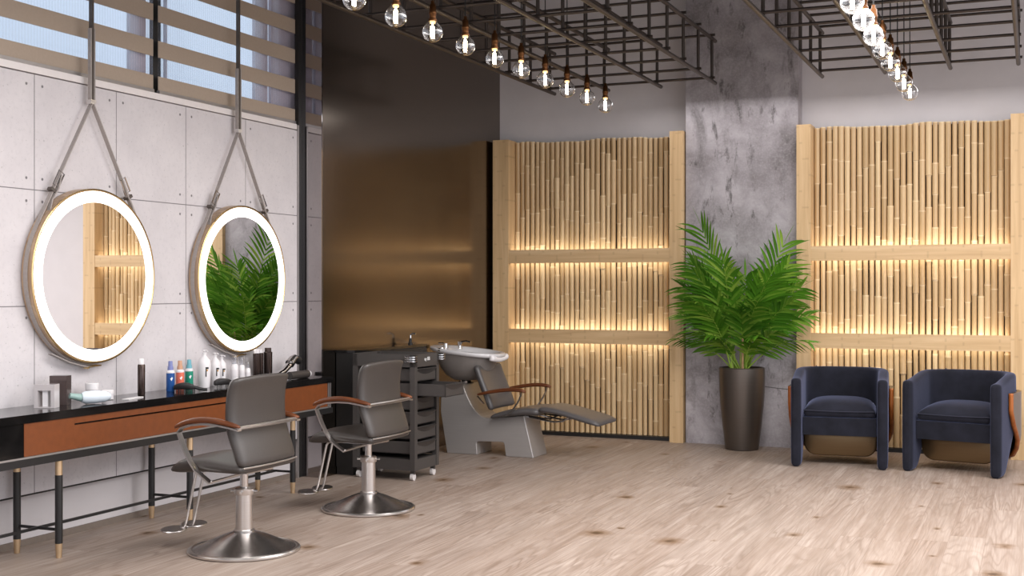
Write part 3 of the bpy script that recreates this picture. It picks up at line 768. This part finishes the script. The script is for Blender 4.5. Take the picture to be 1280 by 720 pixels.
# ------------------------------------------------------------------ shampoo unit
def shampoo():
    X, Y = .80, 9.53
    t = thing('shampoo_chair', 'silver grey backwash chair with basin and leather leg rest', 'shampoo chair', (X, Y, 0))
    pts = [(.415, 0), (.695, 0), (.688, .098), (.70, .112), (.93, .118), (.942, .105), (.958, 0), (1.205, 0), (1.120, .345), (.86, .315), (.80, .310), (.765, .313), (.735, .324), (.705, .344), (.675, .373), (.65, .406), (.625, .447), (.60, .495), (.58, .54), (.560, .588), (.36, .588), (.355, .35)]
    MB().prism([(x-X, z) for x, z in pts], -.16, .15, 'xz', .004, 1).obj('base', 'unit', t, smooth=0)
    MB().lathe([(0, .5885), (.075, .5885), (.060, .60), (.055, .606), (.07, .616), (0, .616)], 24, (.515-X, 0, 0)).obj('neck', 'chrome', t)
    # basin: lofted bowl with tilted rim
    def ell(cx, rx, ry, z, tilt, n=36, pw=2.4):
        out = []
        for i in range(n):
            a = 2*math.pi*i/n; c, s = math.cos(a), math.sin(a)
            x = cx+rx*math.copysign(abs(c)**(2/pw), c); y = ry*math.copysign(abs(s)**(2/pw), s)
            out.append((x, y, z-tilt*(x-cx)))
        return out
    cx = .53-X
    sh = MB()
    outer = [ell(cx, .11, .11, .618, 0), ell(cx, .175, .165, .66, 0), ell(cx+.0, .225, .205, .72, .02), ell(cx+.0, .252, .225, .785, .05), ell(cx+.01, .268, .238, .836, .10)]
    sh.loft(outer); sh.obj('bowl_shell', 'basin_shell', t, smooth=60)
    rim = MB()
    ra = [ell(cx+.005, .300, .245, .836, .10), ell(cx+.005, .322, .262, .848, .10), ell(cx+.005, .325, .265, .868, .10), ell(cx+.005, .315, .256, .876, .10), ell(cx+.005, .290, .235, .874, .10)]
    # sunken inner bowl, offset to the chair side
    ra += [ell(cx+.045, .225, .205, .866, .10), ell(cx+.045, .205, .19, .835, .08), ell(cx+.04, .16, .15, .80, .05), ell(cx+.04, .06, .06, .785, 0)]
    rim.loft(ra); rim.obj('basin', 'ceramic', t, smooth=60)
    lip = MB(); lip.slab(lambda u, v: (.838-X+.016*math.sin(v*3.14)-.03*(2*u-1)**2*0, (u-.5)*.34, .835+.018*(2*u-1)**2-.01+v*-.055), lambda u, v: (.80-X, (u-.5)*.33, .835+.018*(2*u-1)**2-.012-v*.05), 10, 4)
    lip.obj('neck_rest', 'white_plastic', t, sub=1, smooth=180)
    fc = MB(); fx = .35-X
    fc.lathe([(0, .885), (.022, .885), (.020, .90), (.018, .925), (0, .928)], 16, (fx, -.05, 0)).tube([(fx, -.05, .918), (fx-.03, -.05, .928), (fx-.07, -.05, .925)], .006, 8)
    fc.obj('mixer_tap', 'chrome', t)
    fc = MB(); fc.lathe([(0, .878), (.02, .878), (.016, .90), (.018, .935), (.022, .94), (0, .945)], 16, (fx+.10, .02, 0)).tube([(fx+.10, .02, .935), (fx+.16, .02, .945), (fx+.20, .02, .935)], .008, 8)
    fc.obj('spray_head', 'chrome', t)
    MB().lathe([(0, .0), (.035, .0), (.038, .006), (.035, .012), (0, .012)], 20, (fx+.04, -.21, .868)).lathe([(0, .0), (.03, .0), (.032, .006), (.03, .012), (0, .012)], 20, (fx+.04, -.215, .885)).obj('hose_coil', 'chrome', t)
    # back cushion
    pb = [(.0, .835, .375), (.25, .800, .47), (.5, .760, .565), (.75, .722, .655), (1., .688, .748)]
    def bf(off):
        def f(u, v):
            y = (v-.5)*2; k = u*4; i = min(3, int(k)); a, b = pb[i], pb[i+1]; w = k-i
            x = a[1]+(b[1]-a[1])*w; z = a[2]+(b[2]-a[2])*w
            return (x-X+off-.030*(1-y*y)+.0, y*.252+.0, z+off*.35-.012*(1-y*y)*u)
        return f
    MB().slab(bf(.0), bf(.055), 8, 8).obj('back_cushion', 'leather2', t, sub=1, smooth=180)
    # seat cushion, tilting up to the front
    def st(u, v): x = .845+u*.44; y = (v-.5)*2; return (x-X, y*.255, lerp_pts([(.845, .345), (.95, .375), (1.1, .405), (1.22, .418), (1.285, .405)], x)+.008*(1-y*y))
    def sb(u, v): x = .84+u*.44; y = (v-.5)*2; return (x-X, y*.250, lerp_pts([(.84, .305), (.9, .322), (1.1, .352), (1.28, .358)], x))
    MB().slab(st, sb, 8, 6).obj('seat_cushion', 'leather2', t, sub=1, smooth=180)
    def lt(u, v): x = 1.262+u*.545; y = (v-.5)*2; return (x-X, y*(.235+.015*u), lerp_pts([(1.262, .420), (1.30, .432), (1.45, .412), (1.7, .352), (1.785, .328), (1.81, .305)], x)+.008*(1-y*y))
    def lb(u, v): x = 1.265+u*.535; y = (v-.5)*2; return (x-X, y*(.230+.015*u), lerp_pts([(1.265, .385), (1.45, .365), (1.7, .302), (1.80, .282)], x))
    MB().slab(lt, lb, 10, 6).obj('leg_rest', 'leather2', t, sub=1, smooth=180)
    for s in (-1, 1):
        y = s*.285
        rings = []
        for x, z, k in ((.745, .515, .6), (.82, .532, .9), (.92, .552, 1), (1.02, .566, 1.05), (1.10, .570, 1.05), (1.165, .562, .95), (1.19, .552, .6)):
            hw, hh = .026*k, .016*k
            rings.append([(x-X, y+a*hw, z+b*hh) for a, b in ((-1, -.6), (-.6, -1), (.6, -1), (1, -.6), (1, .5), (.5, 1), (-.5, 1), (-1, .5))])
        a = MB().loft(rings).obj('armrest', 'arm_wood', t, sub=1, smooth=180)
        MB().strap([(1.15-X, y, .548), (1.145-X, y, .52), (1.115-X, y, .46), (1.06-X, y, .385), (1.00-X, y*.93, .352), (.97-X, y*.86, .342)], .024, .007, (0, 1, 0)).obj('arm_support', 'satin', a)
        MB().strap([(.755-X, y, .505), (.78-X, y*.96, .47), (.80-X, y*.90, .44)], .022, .007, (0, 1, 0)).obj('rear_bracket', 'chrome', a)
    for s in (-1, 1):
        MB().tube([(1.12-X, s*.10, .335), (1.24-X, s*.10, .315), (1.36-X, s*.10, .298), (1.44-X, s*.10, .306), (1.50-X, s*.10, .345)], .008, 8).obj('leg_rest_bar', 'chrome', t)
        MB().tube([(1.15-X, s*.13, .340), (1.25-X, s*.13, .330), (1.34-X, s*.13, .325), (1.42-X, s*.13, .36)], .007, 8).obj('leg_rest_bar', 'black_soft', t)
shampoo()

# ------------------------------------------------------------------ potted palm
def blade(s, lay, p, d, up, L, w, droop, tone):
    """one folded leaflet"""
    d = d.normalized(); n = 5; prevr = None
    side = d.cross(up).normalized()
    for i in range(n+1):
        f = i/n
        c = p + d*L*f + Vector((0, -.25, -1))*droop*L*f*f
        ww = w*(.35+.65*math.sin(min(1, f*2.2)*math.pi/2))*(1-f**2.6)+.0006
        q = [s.b.verts.new(c-side*ww*.5+up*ww*.18), s.b.verts.new(c), s.b.verts.new(c+side*ww*.5+up*ww*.18)]
        if prevr:
            for a in (0, 1):
                fc = s.b.faces.new((prevr[a], prevr[a+1], q[a+1], q[a]))
                for l in fc.loops: l[lay] = (clamp(tone+.15*(1-f)+(.1 if l.vert in (prevr[1], q[1]) else 0)), 0, 0, 1)
        prevr = q
def frond(t, base, az, lean, L, curl, nl, ll, seed, first=.28):
    r_ = random.Random(seed); s = MB(); lay = s.b.loops.layers.float_color.new('seg')
    pts = []; p = Vector(base); N = 26; h = Vector((math.cos(az), math.sin(az), 0))
    for i in range(N+1):
        f = i/N; a = lean+curl*f**1.8
        pts.append(p.copy()); p = p + (h*math.sin(a)+Vector((0, 0, 1))*math.cos(a))*(L/N)
    s.tube(pts, .0075, 6, taper=lambda f: 1-.78*f)
    for f_ in s.b.faces:
        for l in f_.loops: l[lay] = (.95, 0, 0, 1)
    for k in range(nl):
        f = first+(1-first)*(k+.5)/nl; i = min(N-1, int(f*N)); c = pts[i].lerp(pts[i+1], f*N-i); tg = (pts[i+1]-pts[i]).normalized()
        sd = tg.cross(Vector((0, 0, 1)))
        if sd.length < .15: sd = Vector((-h.y, h.x, 0))
        sd.normalize(); xs = Vector((1 if sd.x >= 0 else -1, .12, 0)); sd = sd*.25+xs*.75; sd = (sd-tg*sd.dot(tg)).normalized(); nn = sd.cross(tg).normalized()
        if nn.y > 0: nn = -nn
        g = (f-first)/(1-first)
        le = ll*(.55+.6*math.sin(math.pi*(.15+.72*g)))*r_.uniform(.9, 1.08)
        fan = .80-.30*g
        for q in (-1, 1):
            dr = tg*math.cos(fan)+sd*q*math.sin(fan)+nn*.16
            blade(s, lay, c, dr, nn, le, .031*(1-.25*g)+.004, r_.uniform(.14, .42), r_.uniform(.1, .75))
    blade(s, lay, pts[-1], (pts[-1]-pts[-2]), Vector((-h.x, -h.y, .3)).normalized(), ll*.7, .02, .1, .5)
    for v in s.b.verts:          # fronds press lightly against the pillar behind
        if v.co.y > .08: v.co.y = .08+.09*math.tanh((v.co.y-.08)/.09)
    return s.obj('frond', 'leaf', t, smooth=180)
def palm():
    t = thing('potted_palm', 'green palm in a tall graphite planter against the concrete pillar', 'potted plant', (2.662, 10.60, 0))
    MB().lathe([(0, 0), (.136, 0), (.142, .006), (.150, .06), (.170, .22), (.186, .38), (.195, .52), (.198, .64), (.197, .705), (.192, .712), (.176, .712), (.176, .67), (0, .67)], 56).obj('planter', 'planter', t, smooth=30)
    MB().lathe([(0, .671), (.175, .671), (.17, .680), (.08, .690), (0, .692)], 32).obj('soil', 'soil', t)
    D = math.pi/180
    zb = .685
    data = [  # az(deg), lean, length, curl, leaflets, leaflet length
        (188, 9, 1.26, .22, 15, .36), (352, 12, 1.14, .28, 15, .32), (262, 5, .96, .35, 17, .32), (280, 4, .82, .35, 16, .30),
        (185, 13, 1.00, .42, 17, .28), (355, 15, .98, .45, 17, .28), (215, 12, .92, .55, 17, .28), (320, 13, .90, .55, 17, .28),
        (182, 19, .88, .70, 17, .23), (358, 20, .88, .70, 17, .23), (205, 22, .78, .80, 16, .23), (335, 22, .78, .80, 16, .23),
        (240, 20, .76, .80, 16, .25), (300, 20, .76, .80, 16, .25), (175, 10, .98, .42, 16, .26), (8, 11, .94, .46, 16, .25),
        (180, 30, .74, .95, 14, .19), (0, 31, .76, .95, 14, .19), (210, 34, .62, 1.0, 14, .20), (330, 34, .64, 1.0, 14, .20),
        (190, 42, .60, 1.1, 12, .15), (350, 44, .66, 1.15, 12, .15), (240, 32, .54, 1.0, 13, .19), (300, 32, .54, 1.0, 13, .19),
        (200, 8, .76, .5, 16, .26), (340, 8, .78, .5, 16, .26), (270, 15, .62, .7, 15, .25)]
    for i, (az, le, L, cu, nl, ll) in enumerate(data):
        r_ = random.Random(50+i); a = az*D; rr = r_.uniform(.02, .085)
        frond(t, (rr*math.cos(a+r_.uniform(-1, 1)), rr*math.sin(a+r_.uniform(-1, 1)), zb), a, le*D, L, cu, nl, ll, 900+i, .36 if L > .7 else .30)
    for i in range(7):
        r_ = random.Random(i+3); a = r_.uniform(0, 6.28); rr = r_.uniform(.03, .11)
        MB().tube([(rr*math.cos(a), rr*math.sin(a), zb-.01), (rr*1.2*math.cos(a), rr*1.2*math.sin(a), zb+.12), (rr*1.5*math.cos(a), rr*1.5*math.sin(a), zb+.30)], .011, 8, taper=lambda f: 1-.4*f).obj('cane', 'cane' if i % 2 else 'stem', t)
palm()

# ------------------------------------------------------------------ barrel armchairs
def upath(n=56, w=.325, yf=-.34, yb=.30, r=.26):
    """points (x, y, nx, ny) along the U from left arm front to right arm front"""
    segs = []; la = (yb-r)-yf; arc = r*math.pi/2; lb = 2*(w-r); tot = 2*la+2*arc+lb
    for i in range(n+1):
        d = tot*i/n
        if d <= la: segs.append((-w, yf+d, -1, 0))
        elif d <= la+arc:
            a = (d-la)/r; segs.append((-w+r-r*math.cos(a), yb-r+r*math.sin(a), -math.cos(a), math.sin(a)))
        elif d <= la+arc+lb: segs.append((-w+r+(d-la-arc), yb, 0, 1))
        elif d <= la+2*arc+lb:
            a = (d-la-arc-lb)/r; segs.append((w-r+r*math.sin(a), yb-r+r*math.cos(a), math.sin(a), math.cos(a)))
        else: segs.append((w, yb-r-(d-la-2*arc-lb), 1, 0))
    return segs
def armchair(label, loc, rz):
    t = thing('barrel_armchair', label, 'armchair', loc, rz, 'navy velvet armchairs')
    P = upath(); T = .041
    def ztop(y): return .694+.058*sstep((y+.34)/.48)
    def zbot(y): return lerp_pts([(-.34, 0.004), (-.24, 0.004), (-.20, .03), (.02, .30), (.3, .30)], y)
    rings = []
    def ring(x, y, nx, ny, k, dz0=0, dz1=0):
        zt, zb = ztop(y)-dz1, zbot(y)+dz0; th = T*k; out = []; rr = .036*k
        q = [(-1, 0), (-.93, .6), (-.65, .93), (-.0, 1.06), (.65, .93), (.93, .6), (1, 0)]
        top = [(a*th, zt-rr+b*rr) for a, b in q]; bot = [(a*th*.98, zb+rr-b*rr) for a, b in q][::-1]
        m1 = [(th, zb+(zt-zb)*f) for f in (.66, .33)]; m0 = [(-th, zb+(zt-zb)*f) for f in (.33, .66)]
        for o, z in top+m1+bot+m0: out.append((x+nx*o, y+ny*o, z))
        return out
    x, y, nx, ny = P[0]
    for dy, k in ((-.030, .35), (-.026, .66), (-.016, .88)): rings.append(ring(x, y+dy, nx, ny, k, .0, .03*(1-k)))
    for p in P: rings.append(ring(*p, 1))
    x, y, nx, ny = P[-1]
    for dy, k in ((-.016, .88), (-.026, .66), (-.030, .35)): rings.append(ring(x, y+dy, nx, ny, k, .0, .03*(1-k)))
    MB().loft(rings).obj('upholstered_shell', 'velvet', t, sub=1, smooth=180)
    # vertical seams where arms meet the back
    for s in (-1, 1):
        MB().tube([(s*.205, .248, .50), (s*.21, .250, .62), (s*.213, .252, .76)], .004, 6).obj('seam', 'seam', t)
    MB().box(-.278, .278, -.285, .235, .245, .385, .022, 4).obj('seat_base', 'velvet', t, smooth=60)
    def ct(u, v):
        x = (u-.5)*2; y = (v-.5)*2; e = (1-abs(x)**3)*(1-abs(y)**3)
        return (x*.277*(1-.18*sstep((v-.55)/.45)*abs(x)), -.300+v*.53+.0, .448+.070*e**.6+.02*v)
    def cb(u, v):
        x = (u-.5)*2; return (x*.274*(1-.18*sstep((v-.55)/.45)*abs(x)), -.298+v*.52, .388)
    MB().slab(ct, cb, 12, 12).obj('seat_cushion', 'velvet', t, sub=1, smooth=180)
    MB().tube([(-.272, -.303, .440), (-.14, -.308, .437), (0, -.310, .436), (.14, -.308, .437), (.272, -.303, .440)], .004, 6).obj('cushion_piping', 'seam', t)
    # rounded bronze belly under the seat
    bp = []
    for cx, cz, r, q0 in ((-.185, .165, .095, 180), (.185, .165, .095, 270)):
        for k in range(7): a = R(q0+k*15); bp.append((cx+r*math.cos(a), cz+r*math.sin(a)))
    MB().prism([(-.285, .243)]+bp+[(.285, .243)], -.15, .26, 'xz', .012, 3).obj('belly_panel', 'shell', t, smooth=40)
    # lacquered outer shell
    zlo = lambda y: lerp_pts([(-.17, .50), (-.09, .38), (.02, .28), (.12, .17), (.20, .10), (.26, .10), (.5, .10)], y)
    ids = [i for i, p in enumerate(P) if p[1] > -.17]
    N = 10
    def face(off):
        def f(u, v):
            k = u*(len(ids)-1); i = min(len(ids)-2, int(k)); w = k-i
            a, b = P[ids[i]], P[ids[i+1]]; x, y, nx, ny = (a[j]+(b[j]-a[j])*w for j in range(4))
            z0 = zlo(y); z = z0+(.615-z0)*v
            o = T+off-.035*sstep((.30-z)/.22)*(1 if off < 1 else 1)
            return (x+nx*o, y+ny*o, z)
        return f
    MB().slab(face(.006), face(.036), len(ids)*1-1, N).obj('outer_shell', 'shell', t, smooth=50)
    for u0 in (0., 1.):
        fi, fo = face(.006), face(.036)
        e = []
        for j in range(13):
            a = Vector(fi(u0, j/12)); b = Vector(fo(u0, j/12)); e.append((a+b)/2+Vector((0, -.006, 0)))
        # follow the sloping lower edge as well
        low = [((Vector(fi(u, 0))+Vector(fo(u, 0)))/2+Vector((0, 0, -.005))) for u in ([.30, .25, .2, .15, .1, .05] if u0 == 0 else [.70, .75, .8, .85, .9, .95])]
        MB().tube(low+e, .018, 8).obj('wood_edge', 'shell_wood', t, smooth=180)
    return t
a1 = armchair('navy velvet armchair facing forward beside the potted palm', (3.572, 10.115, 0), R(5))
a2 = copy_tree(a1); a2.location = (4.50, 10.10, 0); a2.rotation_euler = (0, 0, R(-13))
a2['label'] = 'navy velvet armchair turned to show its bronze side, farther from the palm'

# ------------------------------------------------------------------ things on the console
ZC = .7665
def bottle(label, cat, x, y, parts, group=None, name='bottle', rz=0):
    t = thing(name, label, cat, (x, y, ZC), rz, group)
    for nm, m, prof in parts: MB().lathe(prof, 24).obj(nm, m, t, smooth=35)
    return t
def spray(label, x, y, h, m, mc):
    k = h/.165; r = .0255
    t = bottle(label, 'spray bottle', x, y, [
        ('body', m, [(0, 0), (r-.002, 0), (r, .004), (r, .100*k), (0, .100*k)]),
        ('shoulder', 'white_plastic', [(0, .1002*k), (r, .1002*k), (r, .108*k), (r*.72, .116*k), (0, .116*k)]),
        ('cap', mc, [(0, .1162*k), (r*.70, .1162*k), (r*.66, .135*k), (r*.55, .136*k), (r*.50, h-.002), (r*.4, h), (0, h)])], 'coloured spray bottles on the vanity', 'spray_bottle')
    # small pale leaf mark
    MB().prism([(-.008, .070*k), (0, .058*k), (.009, .074*k), (.002, .080*k), (-.002, .074*k)], -.0002, .0012, 'xz').obj('printed_mark', 'white_ink', t, loc=(r*.79+.0006, -r*.62, 0)).rotation_euler = (0, 0, R(52))
    return t
def pump(label, x, y, h, r):
    t = bottle(label, 'pump bottle', x, y, [
        ('body', 'white_plastic', [(0, 0), (r*.78, 0), (r*.82, .004), (r*.98, h*.45), (r, h*.62), (r*.88, h*.72), (r*.5, h*.80), (r*.30, h*.84), (r*.26, h*.88), (0, h*.88)]),
        ('pump', 'white_plastic', [(0, h*.8802), (r*.34, h*.8802), (r*.34, h*.93), (r*.14, h*.935), (r*.14, h*.97), (r*.40, h*.972), (r*.36, h), (0, h)])], 'white pump bottles on the vanity', 'pump_bottle')
    MB().tube([(0, 0, h*.985), (.018, -.006, h*.985), (.034, -.012, h*.965)], .0045, 8).obj('spout', 'white_plastic', t)
    a = R(-38); d = Vector((math.cos(a), math.sin(a), 0)); q = r*.97
    e = MB().box(-.0035, .0035, -.001, .0015, h*.30, h*.52).box(-.0035, .016, -.001, .0015, h*.50, h*.55)
    e.obj('printed_mark', 'mark_black', t, loc=(d.x*q, d.y*q, 0)).rotation_euler = (0, 0, a+R(90))
    g = MB().box(.004, .011, -.001, .0015, h*.44, h*.49)
    g.obj('printed_mark', 'mark_gold', t, loc=(d.x*q, d.y*q, 0)).rotation_euler = (0, 0, a+R(90))
    return t
ITEMS = None
# positions on the worktop
def crystal_box(x, y):
    t = thing('perfume_box', 'clear grey square bottle beside the smoked box on the vanity', 'bottle', (x, y, ZC), R(20))
    MB().box(-.055, .055, -.032, .032, 0, .006, .001).box(-.055, .055, -.032, .032, .092, .125, .002).box(-.055, -.035, -.032, .032, .006, .092, .001).box(.035, .055, -.032, .032, .006, .092, .001).obj('body', 'clearbox', t)
    MB().box(-.014, .014, -.02, .02, .0065, .0915, .002).obj('core', 'white_plastic', t)
crystal_box(.185, 5.022)
def smoked_box(x, y):
    t = thing('smoked_box', 'smoked brown box standing beside the clear grey bottle', 'box', (x, y, ZC), R(20))
    MB().box(-.048, .048, -.030, .030, 0, .125, .003).obj('body', 'smoked', t); MB().box(-.048, .048, -.030, .030, .1255, .158, .006).obj('lid', 'smoked', t)
smoked_box(.125, 5.185)
def lying_tube(x, y):
    t = thing('cream_tube', 'pale blue cream tube lying in front of the white jars', 'tube', (x, y, ZC), R(62))
    Mx = Matrix(((0, 0, 1), (0, 1, 0), (-1, 0, 0)))
    MB().lathe([(0, 0), (.026, .0), (.034, .02), (.036, .07), (.030, .13), (.016, .16), (0, .16)], 20, (0, 0, .0365), Mx).obj('body', 'tube_white', t)
    MB().lathe([(0, -.065), (.015, -.065), (.018, -.03), (.021, -.001), (0, -.001)], 16, (0, 0, .0365), Matrix.Rotation(R(12), 3, 'Y') @ Mx).obj('cap', 'tube_cap', t)
lying_tube(.225, 5.235)
for (x, y, r, h, lb) in ((.105, 5.45, .035, .098, 'taller white jar behind the pale blue tube'), (.16, 5.515, .032, .055, 'low white jar to the side of the pale blue tube')):
    bottle(lb, 'jar', x, y, [('body', 'jar', [(0, 0), (r-.003, 0), (r, .003), (r, h*.62), (0, h*.62)]), ('lid', 'white_plastic', [(0, h*.621), (r+.002, h*.621), (r+.002, h-.004), (r-.002, h), (0, h)])], 'white jars on the vanity', 'jar')
def comb(x, y):
    t = MB().box(-.018, .018, -.085, .085, 0, .005, .002)
    for i in range(14): t.box(-.028, -.0185, -.08+i*.0085, -.076+i*.0085, .0005, .0045)
    o = t.obj('flat_comb', 'white_plastic', None, loc=(x, y, ZC)); o.rotation_euler = (0, 0, R(12)); tag(o, 'white flat comb lying in front of the smoked bottle', 'comb')
comb(.25, 5.625)
bottle('tall smoked bottle with clear cap between comb and spray bottles', 'bottle', .14, 5.825, [
    ('body', 'dark_bottle', [(0, 0), (.021, 0), (.022, .003), (.022, .175), (.019, .182), (0, .182)]),
    ('cap', 'white_plastic', [(0, .1822), (.015, .1822), (.015, .212), (.013, .216), (0, .216)])])
spray('blue spray bottle with lilac cap, at the comb end of the three', .13, 6.103, .186, 'blue', 'blue_cap')
spray('coral spray bottle with peach cap in the middle of three', .13, 6.194, .184, 'coral', 'coral_cap')
spray('green spray bottle with aqua cap next to the white pump bottles', .115, 6.303, .184, 'green', 'green_cap')
def vent_brush(label, x, y, rz, L):
    t = thing('hair_brush', label, 'hair brush', (x, y, ZC), rz, 'black hair brushes on the vanity')
    MB().slab(lambda u, v: ((v-.5)*.066*(math.sin(math.pi*clamp(u, .06, .94))**.5), -L/2+u*L*.62, .040+.016*math.sin(math.pi*u)), lambda u, v: ((v-.5)*.050*(math.sin(math.pi*clamp(u, .06, .94))**.5), -L/2+u*L*.62, .012+.004*math.sin(math.pi*u)), 12, 6).obj('head', 'bristle', t, sub=1, smooth=180)
    br = MB()
    for i in range(10):
        for j in range(3):
            br.cyl((-.016+j*.016, -L/2+.03+i*L*.052, .0), (-.014+j*.014, -L/2+.03+i*L*.052, .016), .0022, 5)
    br.obj('bristles', 'bristle', t)
    MB().tube([(0, L*.11, .028), (0, L*.25, .018), (0, L*.42, .012), (0, L*.5, .012)], .0095, 10).obj('handle', 'black_soft', t)
vent_brush('black vent brush in front of the coral and green bottles', .255, 6.135, R(-58), .20)
vent_brush('black paddle brush in front of the white pump bottles', .235, 6.54, R(-20), .20)
pump('largest white pump bottle with black and gold mark', .14, 6.424, .240, .042)
pump('middle white pump bottle with black and gold mark', .115, 6.570, .215, .036)
pump('smallest white pump bottle with black and gold mark', .10, 6.660, .195, .030)
def serum(label, x, y, h, r):
    return bottle(label, 'bottle', x, y, [
        ('body', 'white_plastic', [(0, 0), (r-.002, 0), (r, .003), (r, h*.62), (r*.6, h*.70), (0, h*.70)]),
        ('cap', 'clear', [(0, h*.7002), (r*.8, h*.7002), (r*.72, h*.97), (r*.6, h), (0, h)]),
        ('label_band', 'jar', [(r+.0004, h*.22), (r+.0008, h*.23), (r+.0008, h*.48), (r+.0004, h*.49)])], 'slim white bottles on the vanity', 'serum_bottle')
serum('tallest slim white bottle with clear cap behind the near chair back', .13, 6.757, .190, .026)
serum('middle slim white bottle with clear cap behind the near chair back', .13, 6.837, .175, .022)
serum('smallest slim white bottle with clear cap behind the near chair back', .14, 6.893, .140, .018)
for (x, y, r, h, lb) in ((.12, 7.025, .026, .215, 'smoked metal can with pale cap nearest the slim white bottles'), (.095, 7.105, .020, .212, 'narrow smoked metal can between two others'), (.12, 7.158, .030, .220, 'widest smoked metal can, beside the chrome hair dryer')):
    bottle(lb, 'can', x, y, [('body', 'dark_bottle', [(0, 0), (r-.001, 0), (r, .003), (r, h*.86), (r*.8, h*.88), (0, h*.88)]), ('cap', 'jar' if r < .03 else 'dark_bottle', [(0, h*.8802), (r*.75, h*.8802), (r*.75, h), (0, h)])], 'smoked metal cans on the vanity', 'spray_can')
def iron(x, y):
    t = thing('curling_iron', 'black curling iron with blue band lying beside the cans', 'curling iron', (x, y, ZC), R(4))
    MB().cyl((0, -.13, .018), (0, .03, .018), .0175, 14).obj('grip', 'black_soft', t); MB().cyl((0, .0305, .018), (0, .085, .018), .018, 14).obj('band', 'blue_band', t)
    MB().cyl((0, .0855, .018), (0, .19, .018), .011, 12).obj('barrel', 'chrome', t)
iron(.225, 7.01)
def clipper(x, y):
    t = thing('hair_dryer', 'chrome hair dryer with black nozzle propped up at the far end of the vanity', 'hair dryer', (x, y, ZC), R(0))
    MB().tube([(0, -.13, .022), (0, -.05, .045), (0, .02, .085), (0, .06, .105)], .021, 14, taper=lambda f: .9+.35*f).obj('handle', 'chrome', t)
    MB().tube([(.0, .03, .095), (.0, .07, .125), (0, .10, .135)], .034, 16, taper=lambda f: 1.-.25*f).obj('barrel', 'brushed', t)
    MB().cyl((0, .095, .130), (0, .145, .112), .026, 16, .030).obj('nozzle', 'black_soft', t)
    MB().cyl((0, -.135, .0165), (0, -.175, .0165), .016, 12).obj('tail_cap', 'black_soft', t)
clipper(.135, 7.375)
def roller(x, y):
    t = thing('cordless_clipper', 'dark cylindrical clipper with white end at the console end', 'clipper', (x, y, ZC), R(0))
    MB().cyl((0, -.14, .028), (0, .09, .028), .0275, 18).obj('body', 'leather', t); MB().cyl((0, .0905, .028), (0, .112, .028), .026, 18, .022).obj('end_cap', 'white_plastic', t)
roller(.275, 7.325)

# ------------------------------------------------------------------ lights
def area(name, loc, rot, sx, sy, p, c=(1, 1, 1)):
    l = bpy.data.lights.new(name, 'AREA'); l.shape = 'RECTANGLE'; l.size = sx; l.size_y = sy; l.energy = p; l.color = c
    o = bpy.data.objects.new(name, l); COL.objects.link(o); o.location = loc; o.rotation_euler = rot; return o
# daylight through the tall windows behind the camera and in the right-hand wall
area('window_daylight', (XR-.02, 6.1, 1.85), (0, R(90), 0), 3.0, 4.9, 60, (1., .98, 1.))
area('window_daylight', (XR-.02, .8, 1.85), (0, R(90), 0), 3.0, 4.6, 45, (1., .98, 1.))
area('window_daylight', (4.1, YF+.02, 1.85), (R(90), 0, 0), 6.0, 3.0, 50, (1., .98, 1.))
# unseen overhead light above the working area, no fittings
area('unseen_overhead_light', (3.3, 3.2, 3.08), (0, 0, 0), 4.6, 2.8, 165, (1., .96, .95))
area('unseen_overhead_light', (3.6, 6.5, 3.08), (0, 0, 0), 2.4, 2.4, 125, (1., .96, .95))  # added to lift the dim floor towards the basin
area('unseen_overhead_light', (6.6, 6.4, 3.08), (0, 0, 0), 2.6, 3.8, 100, (1., .96, .95))
# unseen lamp added to brighten the back wall below a level edge
area('back_wall_fill', (3.42, 10.33, 3.09), (0, 0, 0), 3.36, .80, 16, (1., .97, .98))
# unseen fill lamp added to brighten the armchairs and the back region
area('seating_fill', (6.0, 8.3, 3.08), (0, 0, 0), 2.4, 2.2, 100, (1., .97, .97))
w = bpy.data.worlds.new('World'); SC.world = w; w.use_nodes = True
bg = w.node_tree.nodes['Background']; bg.inputs[0].default_value = (.76, .86, 1.0, 1); bg.inputs[1].default_value = .95

# ------------------------------------------------------------------ camera
cam = bpy.data.cameras.new('camera'); co = bpy.data.objects.new('camera', cam); COL.objects.link(co)
f = 1535.; yaw = math.atan(653/f)
cam.sensor_width = 36; cam.lens = f/1280*36; cam.clip_start = .05
co.location = (5.0, 0, 1.4); co.rotation_euler = (R(90), 0, yaw)
SC.camera = co
vs = SC.view_settings
vs.view_transform = 'Standard'; vs.look = 'None'; vs.exposure = .22; vs.gamma = 1; vs.use_curve_mapping = False
